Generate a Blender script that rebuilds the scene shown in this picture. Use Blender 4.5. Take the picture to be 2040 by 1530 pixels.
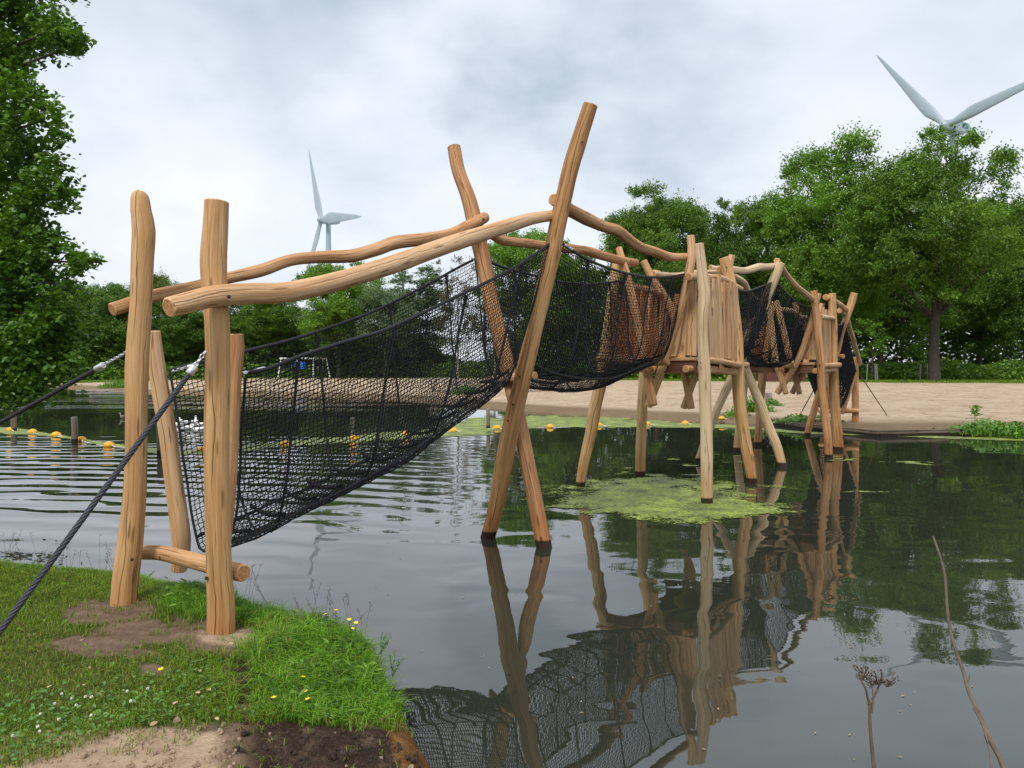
import bpy, bmesh, math, random
import numpy as np
from mathutils import Vector, Matrix, noise as mnoise

# ------------------------------------------------------------------ camera, sky, sun
CX, HY, F, H = 1020.0, 728.0, 1533.0, 1.9      # photo centre column, horizon row, focal length (px), eye height
S = bpy.context.scene
for o in list(bpy.data.objects):
    bpy.data.objects.remove(o)
cam_d = bpy.data.cameras.new("camera")
cam = bpy.data.objects.new("camera", cam_d)
S.collection.objects.link(cam)
S.camera = cam
cam.location = (0, 0, H)
cam.rotation_euler = (math.radians(90), 0, 0)
cam_d.sensor_width = 36
cam_d.lens = F / 2040 * 36
cam_d.shift_y = -(765 - HY) / 2040
cam_d.clip_start = 0.05
cam_d.clip_end = 3000

S.render.engine = 'CYCLES'
S.cycles.use_denoising = True
S.cycles.max_bounces = 7
S.cycles.diffuse_bounces = 3
S.cycles.glossy_bounces = 3
S.cycles.transmission_bounces = 4
S.cycles.caustics_reflective = False
S.cycles.caustics_refractive = False
S.view_settings.view_transform = 'Standard'
S.view_settings.look = 'None'
S.view_settings.gamma = 1
S.view_settings.exposure = 0.47

SUN_EL, SUN_AZ = math.radians(52), math.radians(200)   # azimuth from +Y clockwise: behind-left of the camera

def nd(nt, kind, **kw):
    n = nt.nodes.new(kind)
    for k, v in kw.items():
        if k.startswith('i_'):
            key = k[2:]
            n.inputs[int(key) if key.isdigit() else key.replace('_', ' ')].default_value = v
        else:
            setattr(n, k, v)
    return n

def lk(nt, a, b):
    nt.links.new(a, b)

def ramp(nt, src, stops):
    r = nt.nodes.new('ShaderNodeValToRGB')
    el = r.color_ramp.elements
    while len(el) < len(stops):
        el.new(0.5)
    for e, (p, c) in zip(el, stops):
        e.position = p
        e.color = (c[0], c[1], c[2], 1) if len(c) == 3 else c
    lk(nt, src, r.inputs[0])
    return r.outputs[0]

def math_n(nt, op, a, b=None, c=None, clamp=False):
    n = nt.nodes.new('ShaderNodeMath')
    n.operation = op
    n.use_clamp = clamp
    for i, v in enumerate((a, b, c)):
        if v is None:
            continue
        if isinstance(v, (int, float)):
            n.inputs[i].default_value = v
        else:
            lk(nt, v, n.inputs[i])
    return n.outputs[0]

def mixc(nt, fac, a, b, mode='MIX'):
    n = nt.nodes.new('ShaderNodeMix')
    n.data_type = 'RGBA'
    n.blend_type = mode
    for sock, v in ((n.inputs[0], fac), (n.inputs[6], a), (n.inputs[7], b)):
        if isinstance(v, (int, float)):
            sock.default_value = v
        elif isinstance(v, tuple):
            sock.default_value = (v[0], v[1], v[2], 1)
        else:
            lk(nt, v, sock)
    return n.outputs[2]

def make_world():
    w = bpy.data.worlds.new("World")
    S.world = w
    w.use_nodes = True
    nt = w.node_tree
    nt.nodes.clear()
    out = nd(nt, 'ShaderNodeOutputWorld')
    sky = nd(nt, 'ShaderNodeTexSky', sky_type='NISHITA', sun_disc=False, sun_elevation=SUN_EL, sun_rotation=SUN_AZ)
    bg1 = nd(nt, 'ShaderNodeBackground')
    bg1.inputs['Strength'].default_value = 0.09
    lk(nt, sky.outputs[0], bg1.inputs[0])
    tc = nd(nt, 'ShaderNodeTexCoord')
    sep = nd(nt, 'ShaderNodeSeparateXYZ')
    lk(nt, tc.outputs['Generated'], sep.inputs[0])
    zc = math_n(nt, 'MAXIMUM', sep.outputs[2], 0.0)
    den = math_n(nt, 'ADD', zc, 0.38)
    px = math_n(nt, 'DIVIDE', sep.outputs[0], den)
    py = math_n(nt, 'DIVIDE', sep.outputs[1], den)
    cmb = nd(nt, 'ShaderNodeCombineXYZ')
    lk(nt, px, cmb.inputs[0]); lk(nt, py, cmb.inputs[1])
    n1 = nd(nt, 'ShaderNodeTexNoise', i_Scale=1.5, i_Detail=5.0, i_Roughness=0.48, i_Distortion=0.2)
    lk(nt, cmb.outputs[0], n1.inputs['Vector'])
    n2 = nd(nt, 'ShaderNodeTexNoise', i_Scale=4.2, i_Detail=4.0, i_Roughness=0.5)
    lk(nt, cmb.outputs[0], n2.inputs['Vector'])
    val = math_n(nt, 'ADD', math_n(nt, 'MULTIPLY', n1.outputs[0], 0.75), math_n(nt, 'MULTIPLY', n2.outputs[0], 0.25))
    # cloud banks at fixed compass directions
    def blob(x, y, rad, amp):
        v = Vector(((x - CX), F, (HY - y))).normalized()
        dp = nd(nt, 'ShaderNodeVectorMath', operation='DISTANCE')
        lk(nt, tc.outputs['Generated'], dp.inputs[0])
        dp.inputs[1].default_value = v
        warp = math_n(nt, 'MULTIPLY', math_n(nt, 'SUBTRACT', n2.outputs[0], 0.5), rad * 1.3)
        dd = math_n(nt, 'ADD', dp.outputs['Value'], warp)
        m = nd(nt, 'ShaderNodeMapRange', interpolation_type='SMOOTHSTEP')
        m.inputs[1].default_value = rad; m.inputs[2].default_value = 0.0
        m.inputs[3].default_value = 0.0; m.inputs[4].default_value = amp
        lk(nt, dd, m.inputs[0])
        return m.outputs[0]
    for a in ((1130, 130, .22, -.13), (1330, 250, .22, -.11), (640, 10, .18, -.06), (1010, 230, .12, -.04), (760, -40, .3, -.06),
              (480, 365, .05, .08), (330, 330, .2, .05), (230, 150, .3, .06), (1700, 420, .4, .05), (250, 420, .2, -.06),
              (1000, 450, .25, .05), (1560, 60, .22, .06), (200, -250, .45, -.12), (1400, -500, .5, -.12)):
        val = math_n(nt, 'ADD', val, blob(*a))
    col = ramp(nt, val, [(0.20, (0.38, 0.45, 0.525)), (0.33, (0.50, 0.56, 0.635)), (0.44, (0.60, 0.65, 0.72)),
                         (0.54, (0.665, 0.705, 0.775)), (0.68, (0.76, 0.77, 0.805))])
    bg2 = nd(nt, 'ShaderNodeBackground')
    bg2.inputs['Strength'].default_value = 1.0
    lk(nt, col, bg2.inputs[0])
    mx = nd(nt, 'ShaderNodeMixShader')
    mx.inputs[0].default_value = 0.93
    lk(nt, bg1.outputs[0], mx.inputs[1]); lk(nt, bg2.outputs[0], mx.inputs[2])
    lk(nt, mx.outputs[0], out.inputs[0])
make_world()

sun_d = bpy.data.lights.new("sun", 'SUN')
sun_d.energy = 2.0
sun_d.angle = math.radians(14)
sun_d.color = (1.0, 0.96, 0.9)
sun = bpy.data.objects.new("sun", sun_d)
S.collection.objects.link(sun)
sdir = Vector((math.sin(SUN_AZ) * math.cos(SUN_EL), math.cos(SUN_AZ) * math.cos(SUN_EL), math.sin(SUN_EL)))
sun.rotation_euler = sdir.to_track_quat('Z', 'Y').to_euler()

# ------------------------------------------------------------------ helpers
RNG = np.random.default_rng(7)
random.seed(7)

def P(x, y, d):
    """photo column, row and distance in metres -> point in the scene"""
    return Vector(((x - CX) / F * d, d, H - (y - HY) / F * d))

def gp(x, y, z=0.0):
    d = F * (H - z) / (y - HY)
    return P(x, y, d)

def plane(A, B):
    """points seen at column x that stand in the vertical plane through A and B"""
    def f(x, y, off=0.0):
        u = (x - CX) / F
        dx, dy = B[0] - A[0], B[1] - A[1]
        t = (u * A[1] - A[0]) / (dx - u * dy)
        return P(x, y, A[1] + t * dy + off)
    return f

def tag(o, label=None, cat=None, group=None, kind=None):
    if label: o['label'] = label
    if cat: o['category'] = cat
    if group: o['group'] = group
    if kind: o['kind'] = kind
    return o

def link(name, me, mats=(), parent=None):
    o = bpy.data.objects.new(name, me)
    for m in (mats if isinstance(mats, (list, tuple)) else [mats]):
        if me is not None and m.name not in [q.name for q in me.materials]:
            me.materials.append(m)
    S.collection.objects.link(o)
    if parent is not None:
        o.parent = parent
        o.matrix_parent_inverse = parent.matrix_world.inverted() if False else Matrix.Translation(-parent.location)
    return o

def empty(name, loc=(0, 0, 0)):
    o = bpy.data.objects.new(name, None)
    o.empty_display_size = 0.1
    o.location = loc
    S.collection.objects.link(o)
    return o

class MB:
    """collects vertices and faces for ONE mesh"""
    def __init__(self):
        self.v, self.f, self.m, self.uv, self.sm = [], [], [], [], []
    def add(self, verts, faces, mat=0, uvs=None, smooth=True):
        b = len(self.v)
        self.v.extend([tuple(p) for p in verts])
        for i, fc in enumerate(faces):
            self.f.append([b + k for k in fc])
            self.m.append(mat)
            self.sm.append(smooth)
            self.uv.append(uvs[i] if uvs else [(0, 0)] * len(fc))
        return self
    def box(self, c, sx, sy, sz, rot=None, mat=0, smooth=False):
        R = rot if rot is not None else Matrix.Identity(3)
        vs = [Vector(c) + R @ Vector((sx * a / 2, sy * b / 2, sz * d / 2)) for a in (-1, 1) for b in (-1, 1) for d in (-1, 1)]
        fs = [(0, 1, 3, 2), (4, 6, 7, 5), (0, 4, 5, 1), (2, 3, 7, 6), (0, 2, 6, 4), (1, 5, 7, 3)]
        uv = []
        dims = [(sy, sz)] * 2 + [(sx, sz)] * 2 + [(sx, sy)] * 2
        for (a, b) in dims:
            L = max(a, b)
            uv.append([(0.3, 0), (0.3, L), (0.6, L), (0.6, 0)])
        return self.add(vs, fs, mat, uv, smooth)
    def tube(self, pts, rad, n=10, caps=True, mat=0, capmat=None, jit=0.0, seed=0, ref=None, facet=0.0):
        pts = [Vector(p) for p in pts]
        N = len(pts)
        if not hasattr(rad, '__len__'):
            rad = [rad] * N
        T = []
        for i in range(N):
            a = pts[max(0, i - 1)]; b = pts[min(N - 1, i + 1)]
            t = (b - a)
            T.append(t.normalized() if t.length > 1e-9 else Vector((0, 0, 1)))
        ref = Vector(ref) if ref is not None else Vector((0, 1, 0))
        if abs(T[0].dot(ref)) > 0.95:
            ref = Vector((1, 0, 0)) if abs(T[0].x) < 0.9 else Vector((0, 0, 1))
        vs, L = [], 0.0
        Ls = []
        for i in range(N):
            u = (ref - T[i] * ref.dot(T[i])).normalized()
            w = T[i].cross(u)
            if i: L += (pts[i] - pts[i - 1]).length
            Ls.append(L)
            for k in range(n):
                a = 2 * math.pi * k / n
                r = rad[i]
                if jit:
                    q = Vector((math.cos(a) * 1.1 + seed * 7.3, math.sin(a) * 1.1, L * 1.6 + seed))
                    r *= 1 + jit * mnoise.noise(q) + jit * 0.45 * mnoise.noise(q * 3.1)
                vs.append(pts[i] + (u * math.cos(a) + w * math.sin(a)) * r)
        fs, uvs = [], []
        for i in range(N - 1):
            for k in range(n):
                k2 = (k + 1) % n
                fs.append((i * n + k, i * n + k2, (i + 1) * n + k2, (i + 1) * n + k))
                uvs.append([(k / n, Ls[i]), ((k + 1) / n, Ls[i]), ((k + 1) / n, Ls[i + 1]), (k / n, Ls[i + 1])])
        self.add(vs, fs, mat, uvs)
        if caps:
            cm = mat if capmat is None else capmat
            for (i, flip) in ((0, True), (N - 1, False)):
                ring = [vs[i * n + k] for k in range(n)]
                cen = sum(ring, Vector()) / n
                sgn = -1 if flip else 1
                # bevelled rim, then the sawn face
                inner = [cen + (p - cen) * 0.86 + T[i] * (sgn * rad[i] * 0.10) for p in ring]
                c2 = cen + T[i] * (sgn * rad[i] * 0.11)
                vv = ring + inner + [c2]
                ff, uu = [], []
                for k in range(n):
                    k2 = (k + 1) % n
                    q = (k, k2, n + k2, n + k)
                    ff.append(q[::-1] if flip else q); uu.append([(k / n, 0)] * 4)
                self.add(vv, ff, mat, uu)
                ff, uu = [], []
                for k in range(n):
                    k2 = (k + 1) % n
                    a0, a1 = 2 * math.pi * k / n, 2 * math.pi * k2 / n
                    q = (n + k, n + k2, 2 * n)
                    uv3 = [(math.cos(a0), math.sin(a0)), (math.cos(a1), math.sin(a1)), (0, 0)]
                    ff.append(q[::-1] if flip else q); uu.append(uv3[::-1] if flip else uv3)
                self.add(vv, ff, cm, uu, smooth=False)
        return self
    def build(self, name, mats, parent=None):
        me = bpy.data.meshes.new(name)
        me.from_pydata(self.v, [], self.f)
        mats = mats if isinstance(mats, (list, tuple)) else [mats]
        for m in mats: me.materials.append(m)
        me.polygons.foreach_set('material_index', self.m)
        me.polygons.foreach_set('use_smooth', self.sm)
        uvl = me.uv_layers.new(name='UVMap')
        flat = [c for f in self.uv for p in f for c in p]
        uvl.data.foreach_set('uv', flat)
        me.update()
        return link(name, me, [], parent)

def catmull(pts, step=0.06, vals=None):
    """smooth curve through 3-D points (+ any extra values per point)"""
    Q = np.array([list(p) + (list(v) if v is not None else []) for p, v in zip(pts, vals if vals is not None else [None] * len(pts))], float)
    if len(Q) == 2:
        n = max(2, int(np.linalg.norm(Q[1, :3] - Q[0, :3]) / step) + 1)
        t = np.linspace(0, 1, n)[:, None]
        return Q[0] * (1 - t) + Q[1] * t
    E = np.vstack([2 * Q[0] - Q[1], Q, 2 * Q[-1] - Q[-2]])
    out = []
    for i in range(len(Q) - 1):
        p0, p1, p2, p3 = E[i], E[i + 1], E[i + 2], E[i + 3]
        n = max(1, int(np.linalg.norm(p2[:3] - p1[:3]) / step))
        for k in range(n):
            t = k / n
            out.append(0.5 * ((2 * p1) + (-p0 + p2) * t + (2 * p0 - 5 * p1 + 4 * p2 - p3) * t * t + (-p0 + 3 * p1 - 3 * p2 + p3) * t ** 3))
    out.append(Q[-1])
    return np.array(out)

_logseed = [0]
def log(name, pts, rad, parent, mats=None, step=0.06, jit=0.10, n=16, wob=0.0):
    _logseed[0] += 1
    sd = _logseed[0]
    if not hasattr(rad, '__len__'):
        rad = [rad] * len(pts)
    if len(rad) != len(pts):
        rad = list(np.interp(np.linspace(0, 1, len(pts)), np.linspace(0, 1, len(rad)), rad))
    A = catmull(pts, step, [[r] for r in rad])
    if wob:
        for i in range(len(A)):
            t = i / (len(A) - 1)
            env = math.sin(math.pi * t)
            L = t * 3
            A[i, 0] += wob * env * mnoise.noise(Vector((L, sd * 3.7, 0)))
            A[i, 1] += wob * env * mnoise.noise(Vector((L, sd * 3.7, 9)))
            A[i, 2] += wob * .5 * env * mnoise.noise(Vector((L, sd * 3.7, 19)))
    mb = MB()
    mb.tube([Vector(a[:3]) for a in A], list(A[:, 3]), n=n, mat=0, capmat=1, jit=jit, seed=sd, ref=(0, 1, 0))
    return mb.build(name, mats or [M['wood'], M['wood_end']], parent)

def np_mesh(name, V, Fq, mats, parent=None, smooth=False, attr=None, tris=None):
    """fast mesh from arrays of quads (and optionally triangles)"""
    me = bpy.data.meshes.new(name)
    V = np.asarray(V, np.float32).reshape(-1, 3)
    Fq = np.asarray(Fq, np.int32).reshape(-1, 4)
    nq = len(Fq)
    loops = Fq.ravel()
    starts = np.arange(nq) * 4
    tot = np.full(nq, 4)
    if tris is not None and len(tris):
        tris = np.asarray(tris, np.int32).reshape(-1, 3)
        starts = np.concatenate([starts, nq * 4 + np.arange(len(tris)) * 3])
        tot = np.concatenate([tot, np.full(len(tris), 3)])
        loops = np.concatenate([loops, tris.ravel()])
    me.vertices.add(len(V)); me.vertices.foreach_set('co', V.ravel())
    me.loops.add(len(loops)); me.loops.foreach_set('vertex_index', loops.astype(np.int32))
    me.polygons.add(len(starts)); me.polygons.foreach_set('loop_start', starts.astype(np.int32))
    try:
        me.polygons.foreach_set('loop_total', tot.astype(np.int32))
    except Exception:
        pass
    me.update(calc_edges=True)
    if smooth:
        me.polygons.foreach_set('use_smooth', np.ones(len(starts), bool))
    else:
        me.polygons.foreach_set('use_smooth', np.zeros(len(starts), bool))
    if attr:
        for k, a in attr.items():
            at = me.attributes.new(k, 'FLOAT', 'POINT')
            at.data.foreach_set('value', np.asarray(a, np.float32))
    for m in (mats if isinstance(mats, (list, tuple)) else [mats]):
        me.materials.append(m)
    return link(name, me, [], parent)

def tubes_np(Pts, r, k=4):
    """Pts (m,n,3) -> verts, quads of m tubes"""
    Pts = np.asarray(Pts, float)
    m, n, _ = Pts.shape
    T = np.empty_like(Pts)
    T[:, 1:-1] = Pts[:, 2:] - Pts[:, :-2]
    T[:, 0] = Pts[:, 1] - Pts[:, 0]
    T[:, -1] = Pts[:, -1] - Pts[:, -2]
    T /= np.linalg.norm(T, axis=2, keepdims=True) + 1e-9
    ref = np.zeros_like(T); ref[..., 0] = 0.31; ref[..., 1] = 0.52; ref[..., 2] = 0.79
    U = ref - T * np.sum(ref * T, axis=2, keepdims=True)
    U /= np.linalg.norm(U, axis=2, keepdims=True) + 1e-9
    W = np.cross(T, U)
    V = []
    for j in range(k):
        a = 2 * math.pi * j / k
        V.append(Pts + (U * math.cos(a) + W * math.sin(a)) * r)
    V = np.stack(V, axis=2)                       # m,n,k,3
    idx = np.arange(m * n * k).reshape(m, n, k)
    a = idx[:, :-1, :]; b = idx[:, 1:, :]
    q = np.stack([a, np.roll(a, -1, axis=2), np.roll(b, -1, axis=2), b], axis=-1)
    return V.reshape(-1, 3), q.reshape(-1, 4)

# ------------------------------------------------------------------ materials
M = {}
def new_mat(name):
    m = bpy.data.materials.new(name)
    m.use_nodes = True
    nt = m.node_tree
    b = nt.nodes['Principled BSDF']
    M[name] = m
    return m, nt, b

def wood_mat(name, cols, darkwet=True, crack=1.0, grey=0.0):
    m, nt, b = new_mat(name)
    uv = nd(nt, 'ShaderNodeUVMap', uv_map='UVMap')
    oi = nd(nt, 'ShaderNodeObjectInfo')
    sep = nd(nt, 'ShaderNodeSeparateXYZ'); lk(nt, uv.outputs[0], sep.inputs[0])
    rnd = math_n(nt, 'MULTIPLY', oi.outputs['Random'], 37.0)
    geo = nd(nt, 'ShaderNodeNewGeometry')
    # seamless around the log: use the cylinder position of u
    ang = math_n(nt, 'MULTIPLY', sep.outputs[0], 2 * math.pi)
    cu = math_n(nt, 'COSINE', ang); su = math_n(nt, 'SINE', ang)
    def vec(su_scale, v_scale, off):
        c = nd(nt, 'ShaderNodeCombineXYZ')
        lk(nt, math_n(nt, 'ADD', math_n(nt, 'MULTIPLY', cu, su_scale), math_n(nt, 'ADD', rnd, off)), c.inputs[0])
        lk(nt, math_n(nt, 'MULTIPLY', su, su_scale), c.inputs[1])
        lk(nt, math_n(nt, 'MULTIPLY', sep.outputs[1], v_scale), c.inputs[2])
        return c.outputs[0]
    g = nd(nt, 'ShaderNodeTexNoise', i_Scale=1.0, i_Detail=6.0, i_Roughness=0.62, i_Distortion=0.6)
    lk(nt, vec(3.6, 1.3, 0.0), g.inputs['Vector'])
    fine = nd(nt, 'ShaderNodeTexNoise', i_Scale=1.0, i_Detail=5.0, i_Roughness=0.65)
    lk(nt, vec(16.0, 3.2, 5.0), fine.inputs['Vector'])
    big = nd(nt, 'ShaderNodeTexNoise', i_Scale=1.0, i_Detail=3.0, i_Roughness=0.5)
    lk(nt, vec(0.9, 1.1, 11.0), big.inputs['Vector'])
    v = math_n(nt, 'ADD', math_n(nt, 'MULTIPLY', g.outputs[0], 0.42), math_n(nt, 'MULTIPLY', fine.outputs[0], 0.24))
    v = math_n(nt, 'ADD', v, math_n(nt, 'MULTIPLY', big.outputs[0], 0.50))
    v = math_n(nt, 'SUBTRACT', v, -0.015)
    v = math_n(nt, 'ADD', v, math_n(nt, 'MULTIPLY', math_n(nt, 'SUBTRACT', oi.outputs['Random'], 0.5), 0.20))
    col = ramp(nt, v, [(0.36, cols[0]), (0.50, cols[1]), (0.62, cols[2]), (0.76, cols[3])])
    wthr = nd(nt, 'ShaderNodeTexNoise', i_Scale=1.0, i_Detail=4.0, i_Roughness=.6)
    lk(nt, vec(1.6, .7, 23.0), wthr.inputs['Vector'])
    wm = nd(nt, 'ShaderNodeMapRange'); wm.inputs[1].default_value = .5; wm.inputs[2].default_value = .72; wm.inputs[4].default_value = .45
    lk(nt, wthr.outputs[0], wm.inputs[0])
    col = mixc(nt, wm.outputs[0], col, (cols[1][0] * .72, cols[1][1] * .78, cols[1][2] * .95))
    # knots
    kn = nd(nt, 'ShaderNodeTexVoronoi', i_Scale=1.0)
    lk(nt, vec(1.5, 2.6, 3.0), kn.inputs['Vector'])
    kmask = nd(nt, 'ShaderNodeMapRange'); kmask.inputs[1].default_value = 0.13; kmask.inputs[2].default_value = 0.22
    kmask.inputs[3].default_value = 0.6; kmask.inputs[4].default_value = 0.0
    lk(nt, math_n(nt, 'ADD', kn.outputs['Distance'], math_n(nt, 'MULTIPLY', math_n(nt, 'SUBTRACT', fine.outputs[0], .5), .1)), kmask.inputs[0])
    col = mixc(nt, kmask.outputs[0], col, (cols[0][0] * .45, cols[0][1] * .38, cols[0][2] * .35))
    # drying cracks that follow the grain
    wv = nd(nt, 'ShaderNodeTexNoise', noise_dimensions='1D', i_Scale=1.3, i_Detail=3.0)
    lk(nt, math_n(nt, 'ADD', sep.outputs[1], rnd), wv.inputs['W'])
    off = math_n(nt, 'MULTIPLY', math_n(nt, 'SUBTRACT', wv.outputs[0], 0.5), 0.16)
    cr = None
    for base, wid in ((0.49, 0.0075), (0.36, 0.005), (0.66, 0.005), (0.95, 0.006)):
        d = math_n(nt, 'ABSOLUTE', math_n(nt, 'SUBTRACT', math_n(nt, 'SUBTRACT', sep.outputs[0], base), off))
        mm = nd(nt, 'ShaderNodeTexNoise', noise_dimensions='1D', i_Scale=0.9, i_Detail=1.0)
        lk(nt, math_n(nt, 'ADD', sep.outputs[1], math_n(nt, 'ADD', rnd, base * 31)), mm.inputs['W'])
        gate = nd(nt, 'ShaderNodeMapRange'); gate.inputs[1].default_value = 0.38 if base == .49 else 0.57; gate.inputs[2].default_value = 0.62
        lk(nt, mm.outputs[0], gate.inputs[0])
        wd = math_n(nt, 'MULTIPLY', gate.outputs[0], wid * crack)
        c1 = math_n(nt, 'LESS_THAN', d, wd)
        cr = c1 if cr is None else math_n(nt, 'MAXIMUM', cr, c1)
    col = mixc(nt, math_n(nt, 'MULTIPLY', cr, 0.7), col, (0.05, 0.03, 0.018))
    if darkwet:
        sp = nd(nt, 'ShaderNodeSeparateXYZ'); lk(nt, geo.outputs['Position'], sp.inputs[0])
        hn = math_n(nt, 'ADD', sp.outputs[2], math_n(nt, 'MULTIPLY', math_n(nt, 'SUBTRACT', fine.outputs[0], .5), .03))
        w = nd(nt, 'ShaderNodeMapRange'); w.inputs[1].default_value = 0.095; w.inputs[2].default_value = 0.075
        lk(nt, hn, w.inputs[0])
        col = mixc(nt, math_n(nt, 'MULTIPLY', w.outputs[0], .95), col, (0.012, 0.008, 0.006))
        w2 = nd(nt, 'ShaderNodeMapRange'); w2.inputs[1].default_value = 0.62; w2.inputs[2].default_value = 0.28
        w2.inputs[4].default_value = 0.55
        lk(nt, hn, w2.inputs[0])
        col = mixc(nt, w2.outputs[0], col, mixc(nt, 1.0, col, (0.70, 0.48, 0.28), 'MULTIPLY'))
    lk(nt, col, b.inputs['Base Color'])
    b.inputs['Roughness'].default_value = 0.68
    b.inputs['Specular IOR Level'].default_value = 0.3
    bmp = nd(nt, 'ShaderNodeBump', i_Strength=0.8, i_Distance=0.018)
    hh = math_n(nt, 'SUBTRACT', math_n(nt, 'ADD', g.outputs[0], math_n(nt, 'MULTIPLY', fine.outputs[0], .5)), cr)
    lk(nt, hh, bmp.inputs['Height']); lk(nt, bmp.outputs[0], b.inputs['Normal'])
    return m

wood_mat('wood', [(0.26, 0.105, 0.038), (0.52, 0.26, 0.11), (0.67, 0.39, 0.19), (0.78, 0.53, 0.31)])
wood_mat('wood_pale', [(0.33, 0.20, 0.095), (0.52, 0.35, 0.18), (0.66, 0.48, 0.28), (0.74, 0.58, 0.38)])
wood_mat('wood_golden', [(0.25, 0.11, 0.038), (0.48, 0.255, 0.098), (0.63, 0.375, 0.165), (0.73, 0.50, 0.27)])
wood_mat('plank', [(0.30, 0.13, 0.05), (0.50, 0.27, 0.12), (0.62, 0.39, 0.20), (0.72, 0.50, 0.30)], darkwet=False, crack=.6)
wood_mat('plank_red', [(0.30, 0.10, 0.03), (0.48, 0.19, 0.06), (0.58, 0.27, 0.10), (0.62, 0.34, 0.16)], darkwet=False, crack=.6)
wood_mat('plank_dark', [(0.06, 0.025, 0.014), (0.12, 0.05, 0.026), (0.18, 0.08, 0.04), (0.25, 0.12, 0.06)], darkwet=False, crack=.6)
wood_mat('grey_wood', [(0.10, 0.085, 0.07), (0.19, 0.165, 0.14), (0.27, 0.24, 0.21), (0.36, 0.33, 0.29)], darkwet=True)

def end_mat():
    m, nt, b = new_mat('wood_end')
    uv = nd(nt, 'ShaderNodeUVMap', uv_map='UVMap')
    ln = nd(nt, 'ShaderNodeVectorMath', operation='LENGTH'); lk(nt, uv.outputs[0], ln.inputs[0])
    n = nd(nt, 'ShaderNodeTexNoise', i_Scale=2.5, i_Detail=4.0); lk(nt, uv.outputs[0], n.inputs['Vector'])
    r = math_n(nt, 'ADD', ln.outputs['Value'], math_n(nt, 'MULTIPLY', n.outputs[0], .18))
    s = math_n(nt, 'SINE', math_n(nt, 'MULTIPLY', r, 46.0))
    v = math_n(nt, 'ADD', math_n(nt, 'MULTIPLY', s, .09), n.outputs[0])
    col = ramp(nt, v, [(0.3, (0.24, 0.10, 0.035)), (0.5, (0.42, 0.20, 0.075)), (0.7, (0.56, 0.32, 0.14))])
    rim = nd(nt, 'ShaderNodeMapRange'); rim.inputs[1].default_value = .8; rim.inputs[2].default_value = 1.0; lk(nt, ln.outputs['Value'], rim.inputs[0])
    col = mixc(nt, math_n(nt, 'MULTIPLY', rim.outputs[0], .5), col, (0.62, 0.42, 0.22))
    lk(nt, col, b.inputs['Base Color'])
    b.inputs['Roughness'].default_value = .8
end_mat()

def simple(name, col, rough=0.6, metal=0.0, spec=0.5, var=0.0, scale=8.0, bump=0.0, em=None):
    m, nt, b = new_mat(name)
    b.inputs['Base Color'].default_value = (*col, 1)
    b.inputs['Roughness'].default_value = rough
    b.inputs['Metallic'].default_value = metal
    b.inputs['Specular IOR Level'].default_value = spec
    if var or bump:
        g = nd(nt, 'ShaderNodeNewGeometry')
        n = nd(nt, 'ShaderNodeTexNoise', i_Scale=scale, i_Detail=5.0, i_Roughness=.6)
        lk(nt, g.outputs['Position'], n.inputs['Vector'])
        if var:
            lo = tuple(max(0, c * (1 - var)) for c in col); hi = tuple(min(1, c * (1 + var)) for c in col)
            lk(nt, ramp(nt, n.outputs[0], [(0.3, lo), (0.7, hi)]), b.inputs['Base Color'])
        if bump:
            bm = nd(nt, 'ShaderNodeBump', i_Strength=bump, i_Distance=0.02)
            lk(nt, n.outputs[0], bm.inputs['Height']); lk(nt, bm.outputs[0], b.inputs['Normal'])
    return m
simple('net_rope', (0.012, 0.012, 0.014), 0.75, spec=0.25)
simple('black_rope', (0.016, 0.017, 0.021), 0.6, spec=0.4)
simple('grey_rope', (0.035, 0.04, 0.05), 0.55, spec=0.4)
simple('steel', (0.62, 0.62, 0.63), 0.32, metal=1.0)
simple('alu', (0.72, 0.72, 0.73), 0.38, metal=.85)
simple('bolt_dark', (0.03, 0.012, 0.008), 0.8)
simple('buoy_yellow', (0.86, 0.40, 0.012), 0.42, var=.12, scale=9)
simple('white_rope', (0.7, 0.68, 0.62), 0.7)
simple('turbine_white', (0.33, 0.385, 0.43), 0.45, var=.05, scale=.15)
simple('turbine_dark', (0.18, 0.2, 0.21), 0.6)
simple('logo_green', (0.10, 0.34, 0.24), 0.6)
simple('logo_blue', (0.12, 0.24, 0.42), 0.6)
simple('bark', (0.05, 0.038, 0.028), 0.9, var=.45, scale=5, bump=.6)
simple('bark_pale', (0.26, 0.24, 0.21), 0.85, var=.4, scale=3, bump=.4)
simple('shed_red', (0.13, 0.035, 0.028), 0.7, var=.2, scale=3)
simple('shed_roof', (0.06, 0.045, 0.04), 0.8)
simple('swing_paint', (0.62, 0.63, 0.64), 0.5)
simple('swing_blue', (0.02, 0.16, 0.62), 0.45)
simple('feather_white', (0.78, 0.78, 0.75), 0.8)
simple('feather_grey', (0.16, 0.14, 0.12), 0.8, var=.3, scale=30)
simple('beak', (0.75, 0.30, 0.03), 0.5)
simple('petal_yellow', (0.90, 0.62, 0.01), 0.5)
simple('petal_white', (0.80, 0.77, 0.68), 0.6, var=.15, scale=200)
simple('dry_stalk', (0.13, 0.095, 0.065), 0.85, var=.35, scale=25)
simple('dry_leaf', (0.42, 0.29, 0.15), 0.8, var=.35, scale=40)
simple('clod_dark', (0.035, 0.022, 0.015), 0.95, var=.5, scale=60)
simple('clod_pale', (0.30, 0.21, 0.14), 0.95, var=.35, scale=60)
simple('driftwood', (0.33, 0.31, 0.28), 0.85, var=.3, scale=3)

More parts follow.
